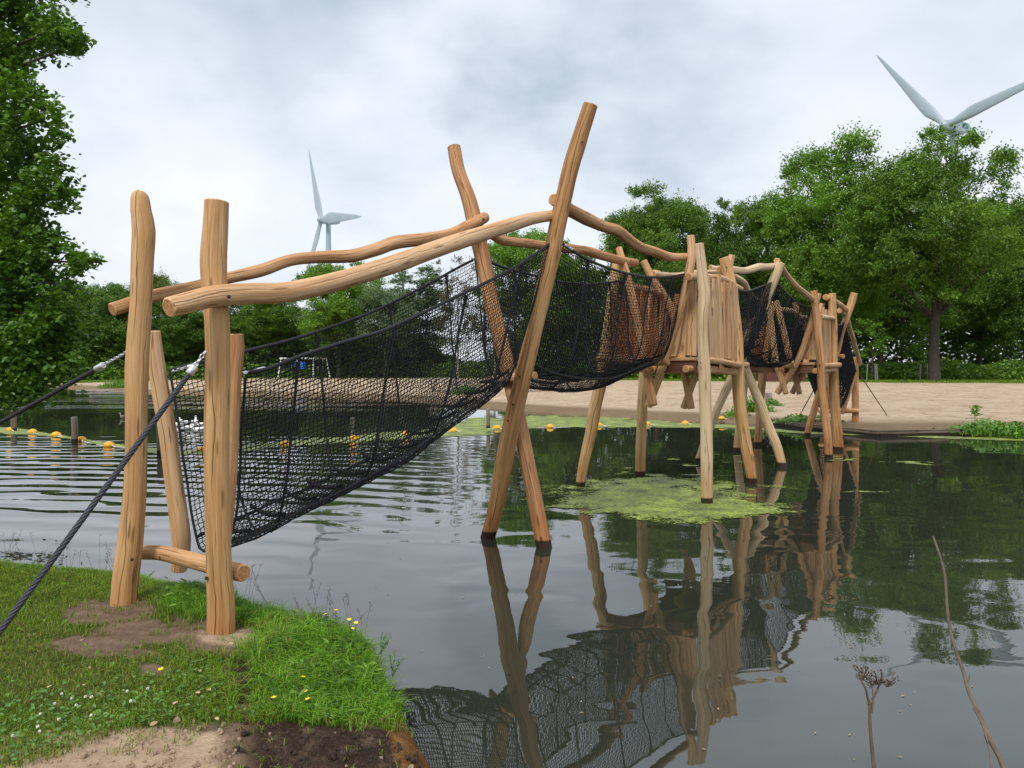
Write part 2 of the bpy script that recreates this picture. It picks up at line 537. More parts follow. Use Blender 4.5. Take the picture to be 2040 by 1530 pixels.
def leaf_mat(name, dark, light, trans=0.35, rough=0.5, scale=0.5, spec=0.35):
    m, nt, b = new_mat(name)
    g = nd(nt, 'ShaderNodeNewGeometry')
    n = nd(nt, 'ShaderNodeTexNoise', i_Scale=scale, i_Detail=4.0, i_Roughness=.65)
    lk(nt, g.outputs['Position'], n.inputs['Vector'])
    at = nd(nt, 'ShaderNodeAttribute', attribute_name='rnd')
    v = math_n(nt, 'ADD', math_n(nt, 'MULTIPLY', n.outputs[0], .55), math_n(nt, 'MULTIPLY', at.outputs['Fac'], .5))
    mid = tuple((a + c) / 2 for a, c in zip(dark, light))
    col = ramp(nt, v, [(0.25, dark), (0.5, mid), (0.78, light)])
    lk(nt, col, b.inputs['Base Color'])
    b.inputs['Roughness'].default_value = rough
    b.inputs['Specular IOR Level'].default_value = spec
    tr = nd(nt, 'ShaderNodeBsdfTranslucent')
    lk(nt, mixc(nt, 1.0, col, (1.5, 1.5, 0.5), 'MULTIPLY'), tr.inputs[0])
    mx = nd(nt, 'ShaderNodeMixShader'); mx.inputs[0].default_value = trans
    lk(nt, b.outputs[0], mx.inputs[1]); lk(nt, tr.outputs[0], mx.inputs[2])
    lk(nt, mx.outputs[0], nt.nodes['Material Output'].inputs[0])
    return m
leaf_mat('leaf_oak', (0.026, 0.074, 0.011), (0.19, 0.34, 0.042), .3)
leaf_mat('leaf_bright', (0.055, 0.14, 0.018), (0.22, 0.39, 0.05), .32)
leaf_mat('leaf_dark', (0.036, 0.095, 0.017), (0.14, 0.26, 0.036), .25)
leaf_mat('leaf_olive', (0.07, 0.12, 0.025), (0.22, 0.29, 0.06), .3)
leaf_mat('leaf_silver', (0.085, 0.15, 0.07), (0.20, 0.29, 0.155), .25)
leaf_mat('leaf_birch', (0.07, 0.08, 0.03), (0.17, 0.15, 0.06), .3)
leaf_mat('leaf_alder', (0.026, 0.074, 0.010), (0.15, 0.30, 0.03), .3, rough=.38, scale=1.6, spec=.5)
leaf_mat('grass', (0.055, 0.105, 0.01), (0.24, 0.37, 0.035), .35, rough=.55, scale=3.0, spec=.2)
leaf_mat('grass_lush', (0.04, 0.12, 0.008), (0.24, 0.46, 0.035), .35, rough=.5, scale=4.0, spec=.25)
leaf_mat('grass_dry', (0.13, 0.13, 0.03), (0.33, 0.29, 0.09), .3, rough=.7, scale=4.0, spec=.15)
leaf_mat('weed', (0.06, 0.15, 0.03), (0.17, 0.33, 0.08), .3, scale=6.0)

# ------------------------------------------------------------------ water
def water_mat():
    m, nt, b = new_mat('water')
    g = nd(nt, 'ShaderNodeNewGeometry')
    sep = nd(nt, 'ShaderNodeSeparateXYZ'); lk(nt, g.outputs['Position'], sep.inputs[0])
    b.inputs['Base Color'].default_value = (0.026, 0.031, 0.021, 1)
    b.inputs['Roughness'].default_value = 0.015
    b.inputs['IOR'].default_value = 1.9
    # long soft swell, small wind ripples, and rings spreading over the left of the lake
    mp = nd(nt, 'ShaderNodeMapping'); mp.inputs['Scale'].default_value = (0.8, 1.25, 1.0)
    mp.inputs['Rotation'].default_value = (0, 0, math.radians(-20))
    lk(nt, g.outputs['Position'], mp.inputs[0])
    n1 = nd(nt, 'ShaderNodeTexNoise', i_Scale=1.15, i_Detail=1.0, i_Roughness=.35, i_Distortion=.5); lk(nt, mp.outputs[0], n1.inputs['Vector'])
    n2 = nd(nt, 'ShaderNodeTexNoise', i_Scale=7.0, i_Detail=2.0, i_Roughness=.5); lk(nt, mp.outputs[0], n2.inputs['Vector'])
    pat = nd(nt, 'ShaderNodeTexNoise', i_Scale=.16, i_Detail=2.0); lk(nt, g.outputs['Position'], pat.inputs['Vector'])
    pm = nd(nt, 'ShaderNodeMapRange'); pm.inputs[1].default_value = .45; pm.inputs[2].default_value = .68; lk(nt, pat.outputs[0], pm.inputs[0])
    # rings
    vd = nd(nt, 'ShaderNodeVectorMath', operation='DISTANCE'); lk(nt, g.outputs['Position'], vd.inputs[0]); vd.inputs[1].default_value = (-9.5, -12.0, 0)
    dist = math_n(nt, 'ADD', vd.outputs['Value'], math_n(nt, 'MULTIPLY', n1.outputs[0], .5))
    ring = math_n(nt, 'SINE', math_n(nt, 'MULTIPLY', dist, 2 * math.pi / 0.62))
    ring2 = math_n(nt, 'SINE', math_n(nt, 'MULTIPLY', dist, 2 * math.pi / 1.37))
    ring = math_n(nt, 'ADD', ring, math_n(nt, 'MULTIPLY', ring2, .5))
    fx = nd(nt, 'ShaderNodeMapRange', interpolation_type='SMOOTHSTEP'); fx.inputs[1].default_value = .2; fx.inputs[2].default_value = -3.2; lk(nt, sep.outputs[0], fx.inputs[0])
    fy = nd(nt, 'ShaderNodeMapRange', interpolation_type='SMOOTHSTEP'); fy.inputs[1].default_value = 5.5; fy.inputs[2].default_value = 11.0; lk(nt, sep.outputs[1], fy.inputs[0])
    fy2 = nd(nt, 'ShaderNodeMapRange', interpolation_type='SMOOTHSTEP'); fy2.inputs[1].default_value = 24.0; fy2.inputs[2].default_value = 16.0; lk(nt, sep.outputs[1], fy2.inputs[0])
    msk = math_n(nt, 'MULTIPLY', math_n(nt, 'MULTIPLY', fx.outputs[0], fy.outputs[0]), fy2.outputs[0])
    # a wind-ruffled streak far out on the left
    s1 = nd(nt, 'ShaderNodeMapRange', interpolation_type='SMOOTHSTEP'); s1.inputs[1].default_value = 30.0; s1.inputs[2].default_value = 35.0; lk(nt, sep.outputs[1], s1.inputs[0])
    s2 = nd(nt, 'ShaderNodeMapRange', interpolation_type='SMOOTHSTEP'); s2.inputs[1].default_value = 48.0; s2.inputs[2].default_value = 40.0; lk(nt, sep.outputs[1], s2.inputs[0])
    s3 = nd(nt, 'ShaderNodeMapRange', interpolation_type='SMOOTHSTEP'); s3.inputs[1].default_value = -3.0; s3.inputs[2].default_value = -9.0; lk(nt, sep.outputs[0], s3.inputs[0])
    streak = math_n(nt, 'MULTIPLY', math_n(nt, 'MULTIPLY', s1.outputs[0], s2.outputs[0]), s3.outputs[0])
    far = nd(nt, 'ShaderNodeMapRange', interpolation_type='SMOOTHSTEP'); far.inputs[1].default_value = 6.0; far.inputs[2].default_value = 15.0
    far.inputs[3].default_value = 0.0115; far.inputs[4].default_value = 0.0030; lk(nt, sep.outputs[1], far.inputs[0])
    sm = nd(nt, 'ShaderNodeMapping'); sm.inputs['Scale'].default_value = (.12, .5, 1); lk(nt, g.outputs['Position'], sm.inputs[0])
    sn = nd(nt, 'ShaderNodeTexNoise', i_Scale=1.0, i_Detail=4.0); lk(nt, sm.outputs[0], sn.inputs['Vector'])
    pm2 = nd(nt, 'ShaderNodeMapRange'); pm2.inputs[1].default_value = .42; pm2.inputs[2].default_value = .6; lk(nt, sn.outputs[0], pm2.inputs[0])
    h = math_n(nt, 'MULTIPLY', n1.outputs[0], far.outputs[0])
    h = math_n(nt, 'ADD', h, math_n(nt, 'MULTIPLY', n2.outputs[0], math_n(nt, 'ADD', math_n(nt, 'MULTIPLY', pm.outputs[0], .0007), .0001)))
    h = math_n(nt, 'ADD', h, math_n(nt, 'MULTIPLY', math_n(nt, 'MULTIPLY', ring, msk), math_n(nt, 'MULTIPLY', math_n(nt, 'ADD', n1.outputs[0], .1), 0.0075)))
    h = math_n(nt, 'ADD', h, math_n(nt, 'MULTIPLY', math_n(nt, 'MULTIPLY', n2.outputs[0], math_n(nt, 'MULTIPLY', streak, pm2.outputs[0])), 0.03))
    bm = nd(nt, 'ShaderNodeBump', i_Strength=1.0, i_Distance=1.0)
    lk(nt, h, bm.inputs['Height']); lk(nt, bm.outputs[0], b.inputs['Normal'])
water_mat()
np_mesh('water', [(-260, -2, 0), (260, -2, 0), (260, 130, 0), (-260, 130, 0)], [(0, 1, 2, 3)], M['water'])
tag(bpy.data.objects['water'], kind='structure')

# ------------------------------------------------------------------ near bank
def poly_sd(X, Y, poly):
    """signed distance (inside positive) of many points to a closed polygon"""
    X = np.asarray(X, float); Y = np.asarray(Y, float)
    best = np.full(X.shape, 1e9); inside = np.zeros(X.shape, bool)
    n = len(poly)
    for i in range(n):
        (x0, y0), (x1, y1) = poly[i], poly[(i + 1) % n]
        dx, dy = x1 - x0, y1 - y0
        t = np.clip(((X - x0) * dx + (Y - y0) * dy) / (dx * dx + dy * dy + 1e-12), 0, 1)
        best = np.minimum(best, np.hypot(X - x0 - t * dx, Y - y0 - t * dy))
        c = ((y0 > Y) != (y1 > Y)) & (X < (x1 - x0) * (Y - y0) / (y1 - y0 + 1e-12) + x0)
        inside ^= c
    return np.where(inside, best, -best)

bank_px = [(0, 1125), (120, 1136), (230, 1145), (300, 1152), (380, 1172), (440, 1186), (505, 1200), (540, 1226), (600, 1240), (680, 1246),
           (745, 1272), (775, 1325), (812, 1400), (858, 1470), (892, 1540)]
bank_poly = [(-5.6, 7.7), (-4.9, 7.05)] + [tuple(gp(x, y, .2)[:2]) for x, y in bank_px] + \
            [(0.0, 2.72), (0.5, 2.45), (1.5, 2.25), (4, 2.0), (30, 1.0), (30, -30), (-60, -30), (-60, 34), (-30, 28), (-17, 23), (-11.8, 16.5), (-8.9, 11.8), (-6.9, 9.1)]

def vnoise(x, y, s, seed=0):
    """cheap smooth value noise on arrays, about 0..1"""
    x = np.asarray(x) * s; y = np.asarray(y) * s
    xi = np.floor(x).astype(int); yi = np.floor(y).astype(int)
    fx = x - xi; fy = y - yi
    fx = fx * fx * (3 - 2 * fx); fy = fy * fy * (3 - 2 * fy)
    def h(a, b):
        v = np.sin(a * 127.1 + b * 311.7 + seed * 74.7) * 43758.5453
        return v - np.floor(v)
    return (h(xi, yi) * (1 - fx) + h(xi + 1, yi) * fx) * (1 - fy) + (h(xi, yi + 1) * (1 - fx) + h(xi + 1, yi + 1) * fx) * fy

def fbm(x, y, s, seed=0, o=4):
    v = 0; a = .5; t = 0
    for i in range(o):
        v = v + a * vnoise(x, y, s * 2 ** i, seed + i); t += a; a *= .5
    return v / t

def to_px(X, Y, z=.3):
    return CX + X / Y * F, HY + (H - z) / Y * F

def soft_ell(px, py, cx, cy, rx, ry, soft=.35):
    e = np.hypot((px - cx) / rx, (py - cy) / ry)
    return np.clip((1 + soft - e) / (2 * soft), 0, 1)

def bare(px, py):
    """0..1: trodden earth between the posts and the raw soil in front"""
    b = np.zeros(np.shape(px))
    px = px + (fbm(px, py, .021, 95) - .5) * 70 + (fbm(px, py, .09, 96) - .5) * 26
    py = py + (fbm(px, py, .03, 97) - .5) * 26
    for a in ((215, 1222, 95, 26), (300, 1262, 120, 22), (180, 1285, 75, 20), (450, 1275, 95, 32), (300, 1338, 26, 18), (478, 1350, 26, 45),
              (400, 1240, 60, 22), (440, 1260, 40, 14), (500, 1215, 30, 14), (560, 1245, 30, 12), (480, 1400, 22, 30), (240, 1300, 60, 12)):
        b = np.maximum(b, soft_ell(px, py, *a))
    yl = np.interp(px, [-200, 90, 170, 230, 420, 560, 700, 800, 860], [1600, 1528, 1500, 1478, 1452, 1440, 1448, 1432, 1380])
    b = np.maximum(b, np.clip((py - yl) / 14 + .5, 0, 1))
    return b

def bank_h(X, Y, sd):
    inn = 0.04 + 0.25 * (1 - np.exp(-np.maximum(sd, 0) / 0.10)) + .02 * np.minimum(np.maximum(sd, 0), 1.5)
    bump = (fbm(X, Y, 1.3, 3) - .5) * .07 + (fbm(X, Y, 7.0, 5) - .5) * .02
    px, py = to_px(X, np.maximum(Y, .5))
    rough = np.clip((py - 1440) / 40, 0, 1) * np.clip((px - 380) / 120, 0, 1) * (Y > .5)
    bump = bump + (fbm(X, Y, 11, 8) - .5) * .13 * rough
    inn = inn + bump * np.clip(sd / .2, 0, 1)
    out = 0.04 + np.minimum(sd, 0) * 1.6
    return np.where(sd > 0, inn, np.maximum(out, -.9))

def build_bank():
    xs = np.concatenate([np.linspace(-60, -7.2, 30), np.arange(-7, 1.4, .032), np.linspace(1.6, 30, 24)])
    ys = np.concatenate([np.linspace(-30, .5, 14), np.arange(.8, 8.2, .032), np.linspace(8.5, 40, 50)])
    X, Y = np.meshgrid(xs, ys)
    sd = poly_sd(X, Y, bank_poly)
    sd = sd + (fbm(X, Y, 5, 21) - .5) * .07
    Z = bank_h(X, Y, sd)
    nx, ny = len(xs), len(ys)
    idx = np.arange(nx * ny).reshape(ny, nx)
    q = np.stack([idx[:-1, :-1], idx[:-1, 1:], idx[1:, 1:], idx[1:, :-1]], -1).reshape(-1, 4)
    keep = (Z.ravel()[q] > -.85).any(axis=1)
    q = q[keep]
    Ys = np.maximum(Y, .3)
    px, py = to_px(X, Ys)
    br = bare(np.clip(px, -3000, 5000), np.clip(py, 0, 5000)) * (Y > .3)
    sand = np.maximum((soft_ell(px, py, 462, 1270, 80, 17, .7) * .8), np.clip((py - 1455) / 20, 0, 1) * np.clip((520 - px) / 160, 0, 1)) * (Y > .3)
    sand = np.maximum(sand, .55 * soft_ell(px, py, 560, 1240, 40, 14))
    peat = np.clip((py - 1425) / 20, 0, 1) * np.clip((px - 430) / 130, 0, 1) + soft_ell(px, py, 482, 1360, 22, 50)
    coir = np.clip((.17 - sd) / .05, 0, 1) * (px > 730) + .8 * soft_ell(px, py, 830, 1440, 60, 60) * (px > 760)
    o = np_mesh('grassy_bank', np.stack([X, Y, Z], -1), q, M_bank(), smooth=True,
                attr={'bare': br.ravel(), 'sand': np.clip(sand, 0, 1).ravel(), 'peat': np.clip(peat, 0, 1).ravel(), 'coir': np.clip(coir, 0, 1).ravel()})
    tag(o, kind='structure')
    o.name = 'ground'

def M_bank():
    m, nt, b = new_mat('bank_soil')
    g = nd(nt, 'ShaderNodeNewGeometry')
    n = nd(nt, 'ShaderNodeTexNoise', i_Scale=9.0, i_Detail=8.0, i_Roughness=.7); lk(nt, g.outputs['Position'], n.inputs['Vector'])
    f = nd(nt, 'ShaderNodeTexNoise', i_Scale=70.0, i_Detail=4.0, i_Roughness=.7); lk(nt, g.outputs['Position'], f.inputs['Vector'])
    v = math_n(nt, 'ADD', math_n(nt, 'MULTIPLY', n.outputs[0], .6), math_n(nt, 'MULTIPLY', f.outputs[0], .4))
    def at(nm):
        a = nd(nt, 'ShaderNodeAttribute', attribute_name=nm)
        s = math_n(nt, 'ADD', a.outputs['Fac'], math_n(nt, 'MULTIPLY', math_n(nt, 'SUBTRACT', v, .5), 1.1))
        r = nd(nt, 'ShaderNodeMapRange'); r.inputs[1].default_value = .35; r.inputs[2].default_value = .65; lk(nt, s, r.inputs[0])
        return math_n(nt, 'MULTIPLY', r.outputs[0], math_n(nt, 'MINIMUM', math_n(nt, 'MULTIPLY', a.outputs['Fac'], 6.0), 1.0))
    thatch = ramp(nt, v, [(0.3, (0.028, 0.045, 0.010)), (0.55, (0.075, 0.10, 0.02)), (0.75, (0.15, 0.13, 0.045))])
    soil = ramp(nt, v, [(0.3, (0.075, 0.045, 0.028)), (0.5, (0.17, 0.115, 0.075)), (0.72, (0.29, 0.21, 0.145))])
    sand = ramp(nt, v, [(0.3, (0.20, 0.13, 0.085)), (0.5, (0.39, 0.28, 0.18)), (0.72, (0.54, 0.42, 0.29))])
    peat = ramp(nt, v, [(0.35, (0.012, 0.008, 0.006)), (0.52, (0.045, 0.028, 0.019)), (0.70, (0.16, 0.105, 0.07))])
    coir = ramp(nt, v, [(0.35, (0.05, 0.022, 0.008)), (0.5, (0.15, 0.07, 0.022)), (0.68, (0.36, 0.19, 0.055))])
    c = mixc(nt, at('bare'), thatch, soil)
    c = mixc(nt, at('sand'), c, sand)
    c = mixc(nt, at('peat'), c, peat)
    c = mixc(nt, at('coir'), c, coir)
    sp = nd(nt, 'ShaderNodeSeparateXYZ'); lk(nt, g.outputs['Position'], sp.inputs[0])
    wet = nd(nt, 'ShaderNodeMapRange'); wet.inputs[1].default_value = .06; wet.inputs[2].default_value = .015; wet.inputs[4].default_value = .75
    lk(nt, sp.outputs[2], wet.inputs[0])
    c = mixc(nt, wet.outputs[0], c, (0.02, 0.015, 0.010))
    lk(nt, c, b.inputs['Base Color'])
    b.inputs['Roughness'].default_value = .92
    b.inputs['Specular IOR Level'].default_value = .15
    bm = nd(nt, 'ShaderNodeBump', i_Strength=.9, i_Distance=.03); lk(nt, v, bm.inputs['Height']); lk(nt, bm.outputs[0], b.inputs['Normal'])
    return m
build_bank()

def blades(name, X, Y, Z, hgt, wid, lean, mat, kind='stuff', parent=None, seed=1, droop=.35, curl=None):
    """grass: one curved five-vertex blade per point"""
    r = np.random.default_rng(seed)
    n = len(X)
    a = r.uniform(0, 2 * np.pi, n)
    tw = a + r.uniform(1.0, 2.1, n)
    ln = lean * r.uniform(.2, 1.3, n) * hgt
    dx, dy = np.cos(a) * ln, np.sin(a) * ln
    wx, wy = np.cos(tw) * wid / 2, np.sin(tw) * wid / 2
    B = np.stack([X, Y, Z], -1)
    def off(fx, fz, w, s):
        return B + np.stack([dx * fx + wx * w * s, dy * fx + wy * w * s, hgt * fz], -1)
    V = np.stack([off(0, 0, 1, -1), off(0, 0, 1, 1), off(.30, .58, .8, 1), off(.30, .58, .8, -1),
                  off(1.0, 1.0 - droop * lean, .05, 1)], 1)
    i = np.arange(n)[:, None] * 5
    q = i + np.array([[0, 1, 2, 3]])
    t = i + np.array([[3, 2, 4]])
    rn = np.repeat(r.uniform(0, 1, n), 5)
    o = np_mesh(name, V, q, mat, parent=parent, attr={'rnd': rn}, tris=t)
    if kind: tag(o, kind=kind)
    return o

def scatter(n, y0, y1, seed, xlim=(-150, 1000)):
    r = np.random.default_rng(seed)
    Y = r.uniform(y0, y1, n)
    u = r.uniform((xlim[0] - CX) / F, (xlim[1] - CX) / F, n)
    # even cover of the ground, not of the picture
    k = r.uniform(0, 1, n) < Y / y1
    Y, u = Y[k], u[k]
    X = u * Y
    sd = poly_sd(X, Y, bank_poly) + (fbm(X, Y, 5, 21) - .5) * .07
    px, py = to_px(X, Y)
    return X, Y, sd, px, py

def build_lawn():
    r = np.random.default_rng(11)
    X, Y, sd, px, py = scatter(330000, 2.6, 7.6, 5)
    br = bare(px, py)
    n1 = fbm(X, Y, 2.2, 31); n2 = fbm(X, Y, 9, 33)
    lush = np.clip(soft_ell(px, py, 640, 1330, 185, 120, .3) * 1.0, 0, 1)
    edge = np.clip((.55 - sd) / .5, 0, 1) * (px < 560)
    tuft = soft_ell(px, py, 390, 1205, 75, 35, .3)
    tuft = np.maximum(tuft, soft_ell(px, py, 520, 1215, 60, 20, .3) * .8)
    worn = soft_ell(px, py, 90, 1330, 190, 70, .6) * .75
    keep = (sd > .015) & (r.uniform(0, 1, len(X)) > br * 1.04 + (n2 - .5) * br * 1.2 - tuft * .6)
    keep &= (r.uniform(0, 1, len(X)) < .66 - lush * .12 + edge * .2 - worn * .25)
    keep &= ~((px > 800) & (r.uniform(0, 1, len(X)) < .93))
    X, Y, sd, px, py, lush, edge, tuft, worn, n1, n2, br = [a[keep] for a in (X, Y, sd, px, py, lush, edge, tuft, worn, n1, n2, br)]
    Z = bank_h(X, Y, sd) - .004
    h = (.026 + .022 * n1 + .012 * r.uniform(0, 1, len(X))) * (1 - .35 * worn)
    h = h + lush * (.03 + .24 * np.clip(n1 * 1.6 - .3, 0, 1) * n2 * r.uniform(.2, 1.3, len(X)) + .03 * n2) + edge * (.05 * r.uniform(.3, 1, len(X))) + tuft * .07 * r.uniform(.4, 1.2, len(X))
    w = .0032 + .0022 * r.uniform(0, 1, len(X)) + lush * .0030 * r.uniform(0, 1, len(X)) ** 2
    lush_sel = (lush + edge * .7 + tuft > .5 + .6 * (r.uniform(0, 1, len(X)) - .5))
    dry = r.uniform(0, 1, len(X)) < np.where(lush_sel, .05 + .10 * (n1 > .55), .12 + .36 * worn + .25 * br)
    lush_sel = lush_sel & ~dry
    g = (~lush_sel) & (~dry)
    for nm, s, mt, ln, sd_ in (('lawn_grass', g, 'grass', .9, 1), ('lush_grass', lush_sel, 'grass_lush', 1.15, 2), ('dry_grass', dry, 'grass_dry', 1.2, 3)):
        o = blades(nm, X[s], Y[s], Z[s], h[s], w[s], ln, M[mt], seed=sd_)
        tag(o, {'lawn_grass': 'short green grass covering the near bank', 'lush_grass': 'long bright green grass at the edges of the near bank',
                'dry_grass': 'yellowed dead blades among the short grass on the near bank'}[nm], 'grass')
build_lawn()

# clover and broad leaves woven in the turf
def build_clover():
    X, Y, sd, px, py = scatter(26000, 2.6, 6.5, 15)
    r = np.random.default_rng(16)
    cl = np.maximum(soft_ell(px, py, 130, 1460, 240, 70, .4), np.maximum(soft_ell(px, py, 400, 1370, 130, 60, .4) * .6, soft_ell(px, py, 560, 1400, 120, 70) * .8))
    cl = np.maximum(cl, soft_ell(px, py, 440, 1225, 90, 26) * .8)
    br = bare(px, py)
    k = (sd > .05) & (r.uniform(0, 1, len(X)) < cl) & (br < .4)
    X, Y, sd = X[k], Y[k], sd[k]
    Z = bank_h(X, Y, sd) + r.uniform(.02, .05, len(X))
    C = np.stack([X, Y, Z], -1)
    o = leaf_cloud('clover_leaves', C, r.uniform(.007, .013, len(X)), M['weed'], seed=4, up=1.6)
    tag(o, 'small round clover leaves growing through the short grass', 'clover', kind='stuff')

def build_broad():
    X, Y, sd, px, py = scatter(9000, 2.6, 6.5, 25)
    r = np.random.default_rng(26)
    cl = np.maximum(soft_ell(px, py, 640, 1340, 170, 100, .3) * .9, soft_ell(px, py, 400, 1215, 80, 30) * .9) + .05
    k = (sd > .05) & (r.uniform(0, 1, len(X)) < cl) & (bare(px, py) < .4)
    X, Y, sd = X[k], Y[k], sd[k]
    Z = bank_h(X, Y, sd) + r.uniform(.02, .11, len(X))
    o = leaf_cloud('broad_leaves', np.stack([X, Y, Z], -1), r.uniform(.012, .032, len(X)), M['leaf_oak'], seed=14, up=1.0, aspect=.35)
    tag(o, 'broad dark weed leaves mixed into the long grass of the near bank', 'weeds', kind='stuff')

def leaf_cloud(name, C, size, mat, seed=1, up=.6, parent=None, aspect=.62, fold=True, tone=None):
    """many small folded leaves as one mesh: C (n,3), size (n)"""
    r = np.random.default_rng(seed)
    n = len(C)
    N = r.normal(size=(n, 3)); N /= np.linalg.norm(N, axis=1, keepdims=True)
    N[:, 2] = np.abs(N[:, 2]) + up
    N /= np.linalg.norm(N, axis=1, keepdims=True)
    A = r.normal(size=(n, 3))
    T = np.cross(N, A); T /= np.linalg.norm(T, axis=1, keepdims=True) + 1e-9
    B = np.cross(N, T)
    s = np.asarray(size)[:, None]
    if fold:
        w = aspect
        k = [(-1.0, 0, 0), (-.35, w, .16), (.45, w * .85, .14), (1.05, 0, -.12), (.45, -w * .85, .14), (-.35, -w, .16)]
        V = np.stack([C + s * (T * a + B * b + N * c) for a, b, c in k], 1)
        i = np.arange(n)[:, None] * 6
        q = np.concatenate([i + np.array([[0, 1, 2, 3]]), i + np.array([[0, 3, 4, 5]])])
        m = 6
    else:
        k = [(-1.0, 0, 0), (.05, aspect, 0.12), (1.0, 0, -.1), (-.05, -aspect, .12)]
        V = np.stack([C + s * (T * a + B * b + N * c) for a, b, c in k], 1)
        q = np.arange(n)[:, None] * 4 + np.array([[0, 1, 2, 3]])
        m = 4
    rn = r.uniform(0, 1, n)
    if tone is not None: rn = rn * .3 + tone * .7
    rn = np.repeat(rn, m)
    return np_mesh(name, V, q, mat, parent=parent, attr={'rnd': rn})
build_clover()
build_broad()

# ------------------------------------------------------------------ far shore: beach and meadow as one sheet
SH = [(-200, 95), (-70, 74), (-48, 73), (-39, 66), (-26.6, 53), (-17, 49.4), (-9, 45), (-4.4, 40.5), (-1.36, 34.7), (1.6, 30.3), (4.2, 27.7), (6.3, 25.6), (8.4, 24.9),
      (8.6, 22.9), (9.2, 21.9), (9.8, 20.5), (12.6, 21.1), (13.8, 20.9), (16, 20.2), (22, 19), (40, 16), (90, 14), (220, 12)]
GR = [(-200, 90), (-42, 72), (-39, 76), (-30, 84), (-15, 84), (0, 78), (15, 66), (30, 60), (45, 57), (60, 55), (220, 50)]
def shore_y(x): return np.interp(x, [a for a, b in SH], [b for a, b in SH])
def grass_y(x): return np.interp(x, [a for a, b in GR], [b for a, b in GR])
def far_z(X, Y):
    t = Y - shore_y(X)
    return np.where(t < 0, np.maximum(t * .25, -.6), .03 + .10 * np.clip(t / .8, 0, 1) + .42 * np.clip(t / 38, 0, 1) ** .8)

def build_far():
    xs = np.unique(np.concatenate([np.linspace(-200, -60, 30), np.linspace(-60, 5, 200), np.arange(5, 16, .12), np.linspace(16, 70, 150), np.linspace(70, 220, 30)]))
    ts = np.concatenate([[-2.5, -1.2, -.6, -.3], np.arange(0, 4, .2), np.arange(4, 60, .5), np.linspace(60, 330, 40)])
    X = np.repeat(xs[None, :], len(ts), 0)
    T = np.repeat(ts[:, None], len(xs), 1)
    Y = shore_y(X) + T
    Z = far_z(X, Y)
    sandy = Y < grass_y(X)
    Z = Z + np.where(T > 1.0, (fbm(X, Y, .9, 41) - .5) * .10 * np.clip(T / 4, 0, 1) * sandy + (fbm(X, Y, 3.1, 42) - .5) * .05 * sandy, 0)
    nx, ny = len(xs), len(ts)
    idx = np.arange(nx * ny).reshape(ny, nx)
    q = np.stack([idx[:-1, :-1], idx[:-1, 1:], idx[1:, 1:], idx[1:, :-1]], -1).reshape(-1, 4)
    edge = np.clip((Y - grass_y(X)) / 3.0 + .5 + (fbm(X, Y, .5, 44) - .5) * .8, 0, 1)
    m, nt, b = new_mat('beach_sand')
    g = nd(nt, 'ShaderNodeNewGeometry')
    n = nd(nt, 'ShaderNodeTexNoise', i_Scale=.8, i_Detail=9.0, i_Roughness=.68); lk(nt, g.outputs['Position'], n.inputs['Vector'])
    n3 = nd(nt, 'ShaderNodeTexNoise', i_Scale=4.5, i_Detail=6.0, i_Roughness=.7); lk(nt, g.outputs['Position'], n3.inputs['Vector'])
    v = math_n(nt, 'ADD', math_n(nt, 'MULTIPLY', n.outputs[0], .5), math_n(nt, 'MULTIPLY', n3.outputs[0], .5))
    sand = ramp(nt, v, [(0.34, (0.27, 0.18, 0.11)), (0.43, (0.44, 0.315, 0.205)), (0.52, (0.56, 0.435, 0.30)), (0.66, (0.66, 0.53, 0.39))])
    grs = ramp(nt, v, [(0.3, (0.045, 0.095, 0.015)), (0.5, (0.10, 0.17, 0.028)), (0.7, (0.17, 0.24, 0.05))])
    wa = nd(nt, 'ShaderNodeAttribute', attribute_name='shore')
    dm = nd(nt, 'ShaderNodeMapRange'); dm.inputs[1].default_value = .35; dm.inputs[2].default_value = .75
    lk(nt, math_n(nt, 'ADD', wa.outputs['Fac'], math_n(nt, 'MULTIPLY', math_n(nt, 'SUBTRACT', v, .5), 1.2)), dm.inputs[0])
    c = mixc(nt, math_n(nt, 'MULTIPLY', dm.outputs[0], .8), sand, (0.17, 0.115, 0.06))
    ga = nd(nt, 'ShaderNodeAttribute', attribute_name='meadow')
    gm = nd(nt, 'ShaderNodeMapRange'); gm.inputs[1].default_value = .4; gm.inputs[2].default_value = .6
    lk(nt, math_n(nt, 'ADD', ga.outputs['Fac'], math_n(nt, 'MULTIPLY', math_n(nt, 'SUBTRACT', v, .5), .8)), gm.inputs[0])
    c = mixc(nt, gm.outputs[0], c, grs)
    lk(nt, c, b.inputs['Base Color']); b.inputs['Roughness'].default_value = .95; b.inputs['Specular IOR Level'].default_value = .1
    bm = nd(nt, 'ShaderNodeBump', i_Strength=1.0, i_Distance=.35); lk(nt, v, bm.inputs['Height']); lk(nt, bm.outputs[0], b.inputs['Normal'])
    o = np_mesh('beach', np.stack([X, Y, Z], -1), q, m, smooth=True,
                attr={'meadow': edge.ravel(), 'shore': np.clip(1.15 - T / 4.5, 0, 1).ravel()})
    tag(o, kind='structure')
build_far()

